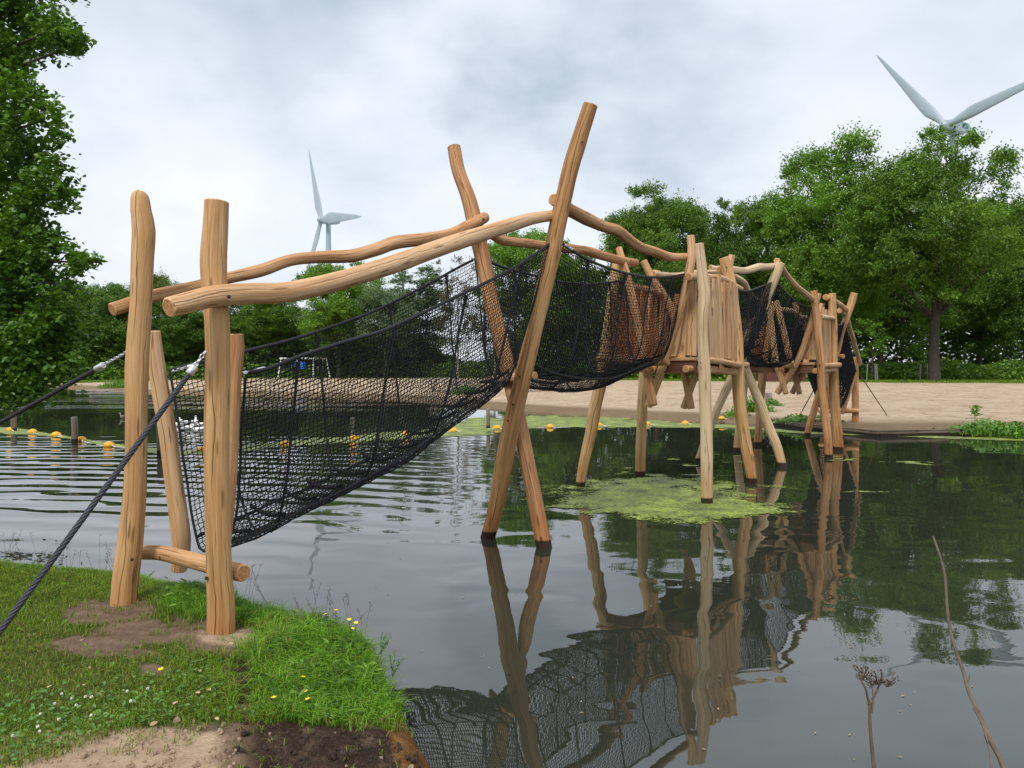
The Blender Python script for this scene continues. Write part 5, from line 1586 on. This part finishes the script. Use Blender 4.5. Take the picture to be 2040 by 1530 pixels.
# ------------------------------------------------------------------ wind turbines
def turbine(hubx, huby, d, thetas, Rb, label, yaw, cw=1.0):
    hub = P(hubx, huby, d)
    hv = Vector((math.sin(math.radians(yaw)), math.cos(math.radians(yaw)), 0))            # horizontal axis of the rotor disc
    ax = Vector((hv.y, -hv.x, 0))           # rotor faces left, towards us
    root = empty('wind_turbine', (hub.x - ax.x * 4.2, hub.y - ax.y * 4.2, .4))
    tx, ty = root.location.x, root.location.y
    mb = MB(); mb.tube([Vector((tx, ty, .4)), Vector((tx, ty, hub.z * .5)), Vector((tx, ty, hub.z - 1.7))], [2.2, 1.8, 1.25], n=24)
    mb.build('tower', [M['turbine_white']], root)
    # nacelle: deep box with a raised keel, tapering to the tail
    mb = MB(); vs = []
    sec = [(-1.2, 1.35, 1.5, -1.4), (.6, 1.75, 1.9, -1.8), (5.5, 1.8, 2.0, -1.9), (9.3, 1.7, 2.0, -1.3), (10.4, 1.45, 1.7, -.9)]
    for s, w, tpz, btz in sec:
        c = hub - ax * s
        for (a, z) in ((-w, btz * .75), (-w * .7, btz), (w * .7, btz), (w, btz * .75), (w, tpz * .8), (w * .75, tpz), (-w * .75, tpz), (-w, tpz * .8)):
            vs.append(c + hv * a + Vector((0, 0, z)))
    fs = [(i * 8 + k, i * 8 + (k + 1) % 8, i * 8 + 8 + (k + 1) % 8, i * 8 + 8 + k) for i in range(4) for k in range(8)]
    fs += [tuple(range(8))[::-1], tuple(32 + k for k in range(8))]
    mb.add(vs, fs, 0, None, smooth=False)
    na = mb.build('nacelle', [M['turbine_white']], root)
    # faded green and blue marking on the flank, weather mast on the roof
    mb = MB()
    fl = hv * 1.82
    def bar(s0, s1, z0, z1, mt):
        q = [hub - ax * s + fl + Vector((0, 0, z)) for s, z in ((s0, z0), (s1, z0), (s1, z1), (s0, z1))]
        q2 = [p + hv * .05 for p in q]
        mb.add(q + q2, [(4, 5, 6, 7), (0, 1, 5, 4), (1, 2, 6, 5), (2, 3, 7, 6), (3, 0, 4, 7)], mt, None, smooth=False)
    r = random.Random(3)
    s = 5.6
    while s < 9.0:
        w = r.choice((.28, .4, .2))
        bar(s, s + w, .55, 1.25, 0); bar(s + .05, s + w, -.25, .15, 1)
        s += w + .16
    bar(6.1, 8.6, 1.36, 1.50, 0)
    k = mb.build('marking', [M['logo_green'], M['logo_blue']], None); k.parent = na; k.matrix_parent_inverse = Matrix.Identity(4)
    mb = MB(); c = hub - ax * 8.8
    mb.tube([c + Vector((0, 0, 1.8)), c + Vector((0, 0, 3.4))], .09, n=6); mb.tube([c + Vector((0, 0, 3.2)) - ax * .7, c + Vector((0, 0, 3.2)) + ax * .7], .08, n=6)
    k = mb.build('mast', [M['turbine_dark']], None); k.parent = na; k.matrix_parent_inverse = Matrix.Identity(4)
    mb = MB()
    mb.tube([hub - ax * 1.1, hub - ax * .8, hub + ax * .4, hub + ax * 1.3, hub + ax * 2.0, hub + ax * 2.4], [1.55, 1.75, 1.75, 1.5, .95, .15], n=20, caps=False)
    mb.build('hub', [M['turbine_white']], root)
    for th in thetas:
        t = math.radians(th)
        bd = (hv * math.sin(t) + Vector((0, 0, 1)) * math.cos(t)).normalized()
        tg = ax.cross(bd).normalized()
        prof = [(.9, 1.0, 1.0, 0), (2.5, 1.0, .95, 0), (4.5, 1.35, .75, .15), (8.0, 1.9, .48, .5), (10.5, 1.85, .40, .55), (16, 1.6, .28, .5), (24, 1.15, .18, .35), (31, .8, .11, .22), (36, .5, .06, .12), (38.5, .22, .03, .05), (39.2, .05, .02, .0)]
        vs = []; n = 14; sc = Rb / 39.2
        for (s_, ch, th_, sh) in prof:
            tw = math.radians(8 * (1 - s_ / 39) ** 2)
            c1 = tg * math.cos(tw) + ax * math.sin(tw); c2 = bd.cross(c1)
            for k in range(n):
                a = 2 * math.pi * k / n
                vs.append(hub + bd * s_ * sc + c1 * (ch * cw * math.cos(a) + sh) + c2 * (th_ * math.sin(a)))
        mb = MB()
        mb.add(vs, [(i * n + k, i * n + (k + 1) % n, (i + 1) * n + (k + 1) % n, (i + 1) * n + k) for i in range(len(prof) - 1) for k in range(n)], 0)
        mb.build('blade', [M['turbine_white']], root)
    tag(root, label, 'wind turbine', 'wind turbines behind the trees')
turbine(640, 438, 412, (-20, 96, 213), 43, 'smaller looking, more distant wind turbine seen between the entrance posts and the crossed poles', 139.4, 1.6)
turbine(1884, 251, 250, (-38.5, 79, 199), 41.5, 'large wind turbine rising behind the great oak at the upper right', 153.5)

# ------------------------------------------------------------------ buoy line, water posts
def buoy(x, y, scale, label, first=None):
    p = gp(x, y + 1, 0)
    rot = random.uniform(-.4, .4)
    if first is None:
        root = empty('yellow_buoy', p)
        mb = MB()
        n, m = 22, 12
        vs, fs = [], []
        for i in range(m + 1):
            a = -math.pi / 2 + math.pi * i / m
            for k in range(n):
                b = 2 * math.pi * k / n
                rr = math.cos(a) * (.112 + .006 * math.cos(2 * b))
                vs.append((math.cos(b) * rr * 1.08, math.sin(b) * rr, .035 + math.sin(a) * .088 + .004 * math.cos(a * 9)))
        for i in range(m):
            for k in range(n):
                fs.append((i * n + k, i * n + (k + 1) % n, (i + 1) * n + (k + 1) % n, (i + 1) * n + k))
        mb.add(vs, fs, 0)
        f = mb.build('float', [M['buoy_yellow']]); f.parent = root
        mb = MB()
        mb.tube([Vector((.10, -.06, .045)), Vector((.15, -.10, .03)), Vector((.22, -.16, .006))], .011, n=6)
        l = mb.build('cord', [M['white_rope']]); l.parent = root
    else:
        root = first.copy(); S.collection.objects.link(root); root.location = p
        for ch in first.children:
            c = ch.copy(); S.collection.objects.link(c); c.parent = root
    root.scale = (scale,) * 3
    root.rotation_euler = (0, 0, rot)
    tag(root, label, 'buoy', 'yellow buoys on a line across the lake')
    return root
BY = [(22, 858, 'yellow buoy half hidden behind the reddish topped post at the left edge'), (65, 862, 'yellow buoy just right of the reddish topped post at the left edge'),
      (112, 868, 'yellow buoy midway between the two grey posts on the left'), (162, 878, 'yellow buoy touching the foot of the taller grey post on the left'),
      (217, 889, 'nearest yellow buoy, just left of the tall left entrance post'), (404, 899, 'yellow buoy peeping out left of the tall right entrance post, behind the net'),
      (568, 887, 'yellow buoy behind the lower middle of the first net'), (706, 876, 'yellow buoy beside the grey post hidden by the first net'),
      (808, 866, 'yellow buoy behind the right half of the first net'), (902, 859, 'yellow buoy just clear of the lower edge of the first net'),
      (990, 853, 'yellow buoy between the grey post and the crossed poles'), (1096, 851, 'yellow buoy in the open right of the crossed poles'),
      (1193, 848, 'yellow buoy just right of the leftmost leg of the first platform'), (1289, 846, 'yellow buoy edging out from behind the second leg of the first platform'),
      (1365, 844, 'yellow buoy left of the tallest pale leg of the first platform')]
B0 = None
for x, y, lb in BY:
    b = buoy(x, y, 1.0 if x < 950 else .92, lb, B0)
    B0 = B0 or b
b = buoy(1438, 832, .8, 'yellow buoy washed up on the sand between the platform legs', B0)
b.location = gp(1438, 836, .12) + Vector((0, 0, .02))
pp = []
for i, (x, y, _) in enumerate(BY):
    q = gp(x, y + 1, 0); pp.append(q + Vector((0, .02, .012)))
    if i < len(BY) - 1:
        q2 = gp(BY[i + 1][0], BY[i + 1][1] + 1, 0); pp.append(q.lerp(q2, .5) + Vector((0, 0, -.01)))
A = catmull(pp, .4)
mb = MB(); mb.tube([Vector(a) for a in A], .009, n=5)
tag(mb.build('buoy_line', [M['white_rope']]), 'thin rope stringing the yellow buoys together across the lake', 'rope')

def wpost(x, ytop, ybase, wpx, label, redtop=False, z=0.0):
    p = gp(x, ybase, z); h = (ybase - ytop) / F * p.y; r = wpx / 2 / F * p.y
    root = empty('mooring_post', p)
    mb = MB()
    mb.tube([p + Vector((0, 0, -.8)), p + Vector((.01, 0, h * .5)), p + Vector((0, 0, h))], [r * 1.04, r, r], n=10, capmat=0, jit=.06, seed=int(x))
    mb.build('post', [M['grey_wood'], M['grey_wood']], root)
    if redtop:
        mb = MB(); mb.tube([p + Vector((0, 0, h * .84)), p + Vector((0, 0, h + .01))], r * 1.07, n=12)
        mb.build('painted_band', [M['shed_red']], root)
    tag(root, label, 'post', 'grey wooden posts standing in the lake')
wpost(27, 819, 859, 11, 'grey post with a reddish painted top at the left edge of the lake', True)
wpost(148, 831, 881, 12, 'squat grey post beside the yellow buoy, left of the entrance posts')
wpost(318, 846, 905, 12, 'grey post half hidden behind the leaning left strut of the entrance')
wpost(702, 832, 876, 8, 'slim grey post seen through the first net')
wpost(972, 814, 853, 8, 'slim grey post in the algae left of the crossed poles')
wpost(1531, 783, 806, 13, 'short grey stump on the sand behind the leafy clump', z=.2)

# ------------------------------------------------------------------ birds
def duck(x, y, scale, label, mat, heading, group):
    p = gp(x, y, 0)
    root = empty('duck' if mat == 'feather_grey' else 'white_goose', p)
    path = [(-.24, .10), (-.17, .085), (-.08, .07), (.04, .065), (.12, .08), (.165, .13), (.185, .19), (.20, .235), (.245, .25), (.275, .245)]
    rad = [.012, .045, .085, .10, .085, .048, .032, .036, .042, .016]
    mb = MB(); mb.tube([Vector((a, 0, b)) for a, b in path], rad, n=12, caps=True)
    b = mb.build('body', [M[mat]]); b.parent = root
    mb = MB(); mb.tube([Vector((.272, 0, .244)), Vector((.325, 0, .232))], [.015, .006], n=8)
    k = mb.build('beak', [M['beak']]); k.parent = root
    for s in (-1, 1):
        mb = MB(); mb.tube([Vector((.05, s * .085, .10)), Vector((-.08, s * .092, .12)), Vector((-.22, s * .03, .135))], [.03, .04, .008], n=8)
        w = mb.build('wing', [M[mat]]); w.parent = root
    root.scale = (scale,) * 3; root.rotation_euler = (0, 0, heading)
    tag(root, label, 'bird', group)
G = 'white geese swimming behind the entrance posts'
duck(348, 850, .8, 'leftmost white goose, close beside the leaning left strut', 'feather_white', .3, G)
duck(366, 846, .85, 'white goose swimming second from the left in the flock', 'feather_white', 2.8, G)
duck(377, 857, .85, 'white goose in the middle front of the flock', 'feather_white', .1, G)
duck(389, 846, .95, 'white goose with its head highest, in the middle of the flock', 'feather_white', 1.9, G)
duck(398, 861, .9, 'nearest white goose, at the right front of the flock', 'feather_white', 3.3, G)
duck(407, 851, .9, 'white goose at the right end of the flock, touching the right entrance post', 'feather_white', .2, G)
duck(247, 834, .75, 'small grey brown duck just left of the tall left entrance post', 'feather_grey', 2.9, None)

# ------------------------------------------------------------------ things on the far beach
def swing():
    d = 84.0
    def q(x, y, dd=0): return P(x, y, d + dd)
    root = empty('swing_set', (P(610, 748, d).x, d, .5))
    def bar(a, b, r, nm, mt='swing_paint'):
        mb = MB(); mb.tube([a, b], r, n=8); return mb.build(nm, [M[mt]], root)
    bar(q(557, 714), q(651, 714), .085, 'top_beam')
    for x, s in ((560, -6), (592, 0), (624, 0), (650, 7)):
        bar(q(x, 714), q(x + s, 751, -1.2), .06, 'leg'); bar(q(x, 714), q(x + s, 749, 1.2), .06, 'leg')
    for x in (570, 581, 634, 643):
        bar(q(x, 715), q(x, 739), .02, 'chain', 'steel')
    for x0, x1 in ((569, 582), (633, 644)):
        bar(q(x0, 739), q(x1, 739), .06, 'seat', 'shed_roof')
    mb = MB()
    c = q(598, 728)
    mb.tube([c + Vector((-.38, 0, .42)), c + Vector((-.36, 0, 0)), c + Vector((-.30, 0, -.42))], [.30, .38, .30], n=12)
    mb.tube([c + Vector((.28, 0, .38)), c + Vector((.30, 0, 0)), c + Vector((.26, 0, -.4))], [.28, .36, .28], n=12)
    mb.build('panel', [M['swing_blue']], root)
    tag(root, 'pale swing frame with a bright blue panel beyond the sand, seen through the first net', 'swing set')
swing()

def table(x, y, w, label, rot=0.0):
    p = gp(x, y, .35); root = empty('picnic_table', p); R = Matrix.Rotation(rot, 3, 'Z')
    def bx_(nm, c, sx, sy, sz, rx=0):
        mb = MB(); mb.box(p + R @ Vector(c), sx, sy, sz, R @ Matrix.Rotation(rx, 3, 'X')); mb.build(nm, [M['driftwood']], root)
    bx_('table_top', (0, 0, .74), w, .75, .05)
    for s in (-1, 1): bx_('bench', (0, s * .72, .44), w, .26, .05)
    for s in (-1, 1):
        bx_('leg', (s * w * .38, -.35, .36), .08, .10, .86, .45); bx_('leg', (s * w * .38, .35, .36), .08, .10, .86, -.45)
        bx_('cross_beam', (s * w * .38, 0, .40), .07, 1.6, .09)
    tag(root, label, 'picnic table', 'picnic tables on the beach')
table(1074, 779, 1.6, 'grey picnic table on the sand just right of the crossed poles', .3)
table(884, 777, 1.8, 'dark picnic table on the sand seen through the first net', -.2)

def shed():
    a, b = P(1523, 752, 64), P(1606, 752, 64)
    z0 = .5; h = 1.45; cx, w = (a.x + b.x) / 2, (b.x - a.x)
    root = empty('red_shed', (cx, 65, z0))
    mb = MB(); mb.box((cx, 65.2, z0 + h / 2), w, 2.4, h)
    n = 26
    for i in range(n):
        mb.box((cx - w / 2 + (i + .5) * w / n, 64.0 - .012, z0 + h / 2), w / n * .5, .05, h * .96)
    mb.build('wall', [M['shed_red']], root)
    mb = MB(); mb.box((cx, 65.2, z0 + h + .04), w + .2, 2.6, .08); mb.build('roof', [M['shed_roof']], root)
    tag(root, 'low dark red shed on the far lawn, glimpsed under the second platform', 'shed')
shed()

def jetty():
    root = empty('plank_jetty', gp(200, 779, .1))
    for i, (x0, y0, x1, y1, w) in enumerate(((152, 778, 252, 777, .5), (180, 783, 262, 781, .35))):
        a, b = gp(x0, y0, .10), gp(x1, y1, .10)
        d = b - a; mb = MB(); mb.box((a + b) / 2, d.length, w, .09, Matrix.Rotation(math.atan2(d.y, d.x), 3, 'Z'))
        mb.build('plank', [M['driftwood']], root)
    tag(root, 'low weathered planks lying at the waterline left of the entrance posts', 'jetty')
jetty()

# ------------------------------------------------------------------ plants on the far shore
def clump(x, y, z, w, h, label, nb=260, nl=300, mat='weed', group='green plants on the far shore', name='shore_plant', bw=.022):
    p = gp(x, y, z); root = empty(name, p); r = np.random.default_rng(int(x * 3 + y))
    X = r.normal(0, w / 2.6, nb); Y = r.normal(0, w / 3.2, nb)
    hh = h * np.exp(-(X / w) ** 2 * 2.4) * r.uniform(.45, 1.0, nb)
    o = blades('tuft', X, Y, np.full(nb, -.03), hh, np.full(nb, bw), .55, M['grass_lush'] if mat != 'dry' else M['grass_dry'], kind=None, seed=int(x)); o.parent = root
    if nl:
        t = r.integers(0, nb, nl); f = r.uniform(.3, 1, nl)
        C = np.stack([X[t] + r.normal(0, .07, nl), Y[t] + r.normal(0, .07, nl), hh[t] * f], -1)
        o = leaf_cloud('leaf', C, r.uniform(.035, .075, nl), M['weed' if mat != 'oak' else 'leaf_bright'], seed=int(x), up=.5); o.parent = root
        o.name = 'foliage'
    tag(root, label, 'plant', group)
clump(1500, 826, .1, 1.0, .75, 'leafy green clump between the platform legs on the far shore', 420, 900)
clump(1538, 814, .15, .55, .42, 'bushy green plant beside the grey stump on the sand', 260, 700)
clump(1462, 834, .08, .6, .45, 'grassy tuft left of the leafy clump, by the washed up buoy', 240, 60)
clump(1414, 838, .06, .4, .28, 'small grassy tuft right behind the tall pale leg', 160, 20)
clump(1592, 842, .12, .85, .26, 'low leafy weeds along the timber edge, under the left guy rope', 300, 600)
clump(1640, 838, .12, .4, .2, 'low weeds beside the left end post on the beach', 140, 150)
clump(1968, 862, .08, 1.2, .42, 'bushy grass tuft at the right end of the timber edge', 650, 500)
clump(2034, 868, .06, .8, .40, 'grass tuft at the very right edge of the far shore', 420, 250)
clump(1944, 836, .15, .03, .55, 'single thin leafy stem standing on the sand at the right', 1, 60, bw=.03)
clump(235, 772, .2, 1.8, .8, 'small green bush on the beach tip, left of the entrance posts', 260, 500, bw=.05)
clump(930, 786, .2, 1.4, .8, 'green bush at the waterline left of the crossed poles', 260, 500, bw=.05)
clump(1670, 846, .12, .25, .15, 'tiny weed beside the second platform leg on the beach', 60, 50)

# ------------------------------------------------------------------ small plants on the near bank
def bank_z(x, y):
    X = np.array([float(x)]); Y = np.array([float(y)])
    return float(bank_h(X, Y, poly_sd(X, Y, bank_poly))[0])
def flower(name, label, cat, group, px, py, hgt, petals, first=None, lean=(0, 0)):
    g = gp(px, py, .3); z = bank_z(g.x, g.y)
    if first is None:
        root = empty(name, (g.x, g.y, z))
        mb = MB(); mb.tube([Vector((0, 0, 0)), Vector((.004, 0, hgt * .5)), Vector((0, .003, hgt))], .0011, n=5)
        s = mb.build('stem', [M['weed']]); s.parent = root
        if petals == 'yellow':
            mb = MB()
            for i in range(5):
                a = 2 * math.pi * i / 5; c, s_ = math.cos(a), math.sin(a)
                q = [(0, 0, hgt), (c * .008 - s_ * .006, s_ * .008 + c * .006, hgt + .004), (c * .014, s_ * .014, hgt + .007), (c * .008 + s_ * .006, s_ * .008 - c * .006, hgt + .004)]
                mb.add(q, [(0, 1, 2, 3)], 0)
            h = mb.build('petals', [M['petal_yellow']])
        else:
            C = np.random.default_rng(2).normal(size=(70, 3)); C /= np.linalg.norm(C, axis=1, keepdims=True)
            h = leaf_cloud('petals', C * .005 + np.array([0, 0, hgt]), np.full(70, .0032), M['petal_white'], up=.3, fold=False)
        h.parent = root
    else:
        root = first.copy(); S.collection.objects.link(root); root.location = (g.x, g.y, z)
        for ch in first.children:
            c = ch.copy(); S.collection.objects.link(c); c.parent = root
    root.rotation_euler = (random.uniform(-.3, .3) + lean[0], random.uniform(-.3, .3) + lean[1], random.uniform(0, 6))
    root.scale = (random.uniform(.85, 1.15),) * 3
    tag(root, label, cat, group)
    return root
f0 = None
for x, y in ((128, 1402), (148, 1412), (188, 1412), (152, 1424), (114, 1420), (115, 1458), (180, 1458), (78, 1472), (83, 1480), (22, 1494), (250, 1402), (295, 1400), (262, 1428), (168, 1411), (84, 1440)):
    f = flower('clover_flower', 'small white clover flower in the short grass at the lower left', 'flower', 'white clover flowers in the near grass', x, y, .042, 'white', f0)
    f0 = f0 or f
f0 = None
for x, y in ((663, 1262), (664, 1275), (703, 1268), (708, 1276), (698, 1285), (690, 1290)):
    f = flower('buttercup', 'yellow buttercup on a long stem at the water edge of the lush grass', 'flower', 'yellow buttercups at the edge of the bank', x, y, .17, 'yellow', f0)
    f0 = f0 or f
f0 = None
for x, y in ((616, 1398), (617, 1414), (601, 1371), (580, 1358), (328, 1368), (548, 1420)):
    f = flower('buttercup', 'low yellow buttercup scattered in the near grass', 'flower', 'low yellow buttercups in the grass', x, y, .07, 'yellow', f0)
    f0 = f0 or f
r_ = np.random.default_rng(4)
k_ = 0
while k_ < 16:
    x, y = r_.uniform(40, 760), r_.uniform(1230, 1480)
    g = gp(x, y, .3)
    z = bank_z(g.x, g.y)
    o = leaf_cloud('fallen_leaf', np.array([[0, 0, 0.0]]), [r_.uniform(.010, .018)], M['dry_leaf'], seed=k_ + 50, up=2.5)
    o.location = (g.x, g.y, z + .035)
    tag(o, 'curled dry brown leaf lying on the near bank', 'leaf', 'dry leaves on the near bank')
    k_ += 1

# wispy seed stalks along the edge of the bank
def wisps():
    r = np.random.default_rng(60)
    seeds = [(r.uniform(5, 230), r.uniform(1128, 1145)) for _ in range(30)] + [(r.uniform(600, 730), r.uniform(1245, 1275)) for _ in range(20)] + [(r.uniform(470, 545), r.uniform(1200, 1225)) for _ in range(8)]
    mb = MB()
    for x, y in seeds:
        g = gp(x, y, .28); h = r.uniform(.10, .30); a = r.uniform(-.1, .1); b = r.uniform(-.05, .05)
        top = g + Vector((a, b, h))
        mb.tube([g, g.lerp(top, .5) + Vector((0, 0, .01)), top], [.0011, .0009, .0005], n=4, caps=False)
        for _ in range(7):
            q = g.lerp(top, r.uniform(.65, 1)); e = q + Vector((r.normal() * .012, r.normal() * .012, .014))
            mb.tube([q, e], [.0006, .0013], n=4, caps=False)
    tag(mb.build('seed_stalks', [M['dry_stalk']]), 'thin wispy grass seed stalks along the edge of the near bank', 'grass', kind='stuff')
wisps()

def clods():
    r = np.random.default_rng(71); mb = MB(); n = 0
    while n < 420:
        x, y = r.uniform(60, 870), r.uniform(1445, 1570)
        if x < 440 and r.uniform() < .6: continue
        g = gp(x, y, .3)
        if poly_sd(np.array([g.x]), np.array([g.y]), bank_poly)[0] < .06: continue
        z = bank_z(g.x, g.y); s = float(np.exp(r.normal(-4.9, .45)))
        vs, fs = [], []
        o = r.uniform(0, 50)
        for i in range(5):
            a = -math.pi / 2 + math.pi * i / 4
            for k in range(7):
                b = 2 * math.pi * k / 7
                q = Vector((math.cos(a) * math.cos(b), math.cos(a) * math.sin(b), math.sin(a)))
                vs.append(Vector((g.x, g.y, z + s * .3)) + q * s * (1 + .55 * mnoise.noise(q * 1.7 + Vector((o, 0, 0)))))
        for i in range(4):
            for k in range(7): fs.append((i * 7 + k, i * 7 + (k + 1) % 7, i * 7 + 7 + (k + 1) % 7, i * 7 + 7 + k))
        mb.add(vs, fs, 0 if (x > 470 and r.uniform() < .95) else 1, None, smooth=False); n += 1
    tag(mb.build('soil_clods', [M['clod_dark'], M['clod_pale']]), 'crumbled dark and pale clods of soil on the bare strip in front', 'soil', kind='stuff')
clods()

# leafy weed hanging over the right edge of the bank, and a broad plantain leaf
def weed(px, py, label):
    g = gp(px, py, .3); root = empty('leafy_weed', g); r = np.random.default_rng(int(px))
    mb = MB(); C = []
    for i in range(6):
        e = Vector((r.uniform(-.03, .12), r.uniform(-.08, .08), r.uniform(.08, .2)))
        mb.tube([Vector((0, 0, -.02)), e * .5 + Vector((0, 0, .01)), e], [.002, .0016, .001], n=5, caps=False)
        for k in range(14):
            C.append(np.array(e * (.3 + .7 * k / 13)) + r.normal(size=3) * .008)
    s = mb.build('stem', [M['weed']]); s.parent = root
    l = leaf_cloud('foliage', np.array(C), r.uniform(.009, .018, len(C)), M['weed'], seed=3, up=.6, aspect=.4); l.parent = root
    root.scale = (.55, .55, .6)
    tag(root, label, 'plant')
weed(758, 1300, 'pale leafy weed leaning over the water at the right corner of the lush grass')
weed(782, 1345, 'yellowish leafy weed on the bare right edge of the bank, below the paler one')
weed(420, 1190, 'small dark leafy weed just behind the tall right entrance post')

# dead stalks close to the camera on the right
def stalk(name, pts, rad, label, twigs):
    pts = [P(*p) for p in pts]
    base = pts[-1] + Vector((pts[-1] - pts[-2]).normalized() * .3)
    pts = pts + [Vector((base.x, base.y, max(.0, base.z))), Vector((base.x + .02, base.y - .02, -.05))]
    pts = pts[::-1]
    root = empty(name, pts[0])
    mb = MB(); A = catmull(pts, .03, [[r] for r in np.linspace(rad[0], rad[1], len(pts))])
    mb.tube([Vector(a[:3]) for a in A], list(A[:, 3]), n=8, jit=.2, seed=3)
    mb.build('stem', [M['dry_stalk']], root)
    for (p, q, r0, r1) in twigs:
        mb = MB(); a, b = P(*p), P(*q)
        mb.tube([a, a.lerp(b, .5) + Vector((.004, 0, .004)), b], [r0, (r0 + r1) / 2, r1], n=6, caps=False, jit=.2)
        mb.build('twig', [M['dry_stalk']], root)
    tag(root, label, 'dead stalk', None)
    return root
um = [((1732, 1405, 2.0), (1713, 1350, 1.98), .0035, .0015), ((1732, 1405, 2.0), (1757, 1350, 2.02), .0035, .0015), ((1736, 1420, 2.0), (1738, 1372, 2.0), .003, .001)]
rr = random.Random(5)
heads = []
for cx, cy, n in ((1716, 1338, 12), (1748, 1348, 12), (1768, 1352, 9), (1735, 1355, 8)):
    for i in range(n):
        x, y = cx + rr.uniform(-17, 17), cy + rr.uniform(-15, 10)
        um.append(((cx + rr.uniform(-4, 4), cy + 16, 2.0), (x, y, 2.0 + rr.uniform(-.03, .03)), .0010, .0014))
        heads.append((x, y, 2.0))
st = stalk('dead_umbel', [(1716 + 16, 1405, 2.0), (1733, 1440, 2.0), (1738, 1500, 2.0), (1745, 1560, 2.0)], [.0065, .0036], 'dead umbel stalk with a tangled brown seed head, lower right', um)
C = np.array([list(P(*h)) for h in heads for _ in range(4)]) + np.random.default_rng(1).normal(size=(len(heads) * 4, 3)) * .004
sh = leaf_cloud('seed_head', C, np.full(len(C), .004), M['dry_stalk'], seed=9, up=.2, fold=False, parent=st)
stalk('dead_reed', [(1859, 1068, 2.3), (1872, 1105, 2.28), (1883, 1150, 2.26), (1886, 1200, 2.24), (1890, 1240, 2.22), (1902, 1290, 2.2), (1918, 1335, 2.17), (1930, 1380, 2.14), (1950, 1420, 2.1), (1970, 1470, 2.05), (1992, 1510, 2.0), (2005, 1545, 1.97)],
      [.0075, .0028], 'tall thin dead stem with a kinked tip, rising at the far lower right',
      [((1926, 1362, 2.15), (1931, 1345, 2.15), .002, .001), ((1940, 1410, 2.1), (1968, 1480, 2.02), .003, .002), ((1962, 1465, 2.04), (1975, 1530, 1.98), .0025, .002), ((1875, 1240, 2.22), (1882, 1236, 2.22), .001, .0006)])
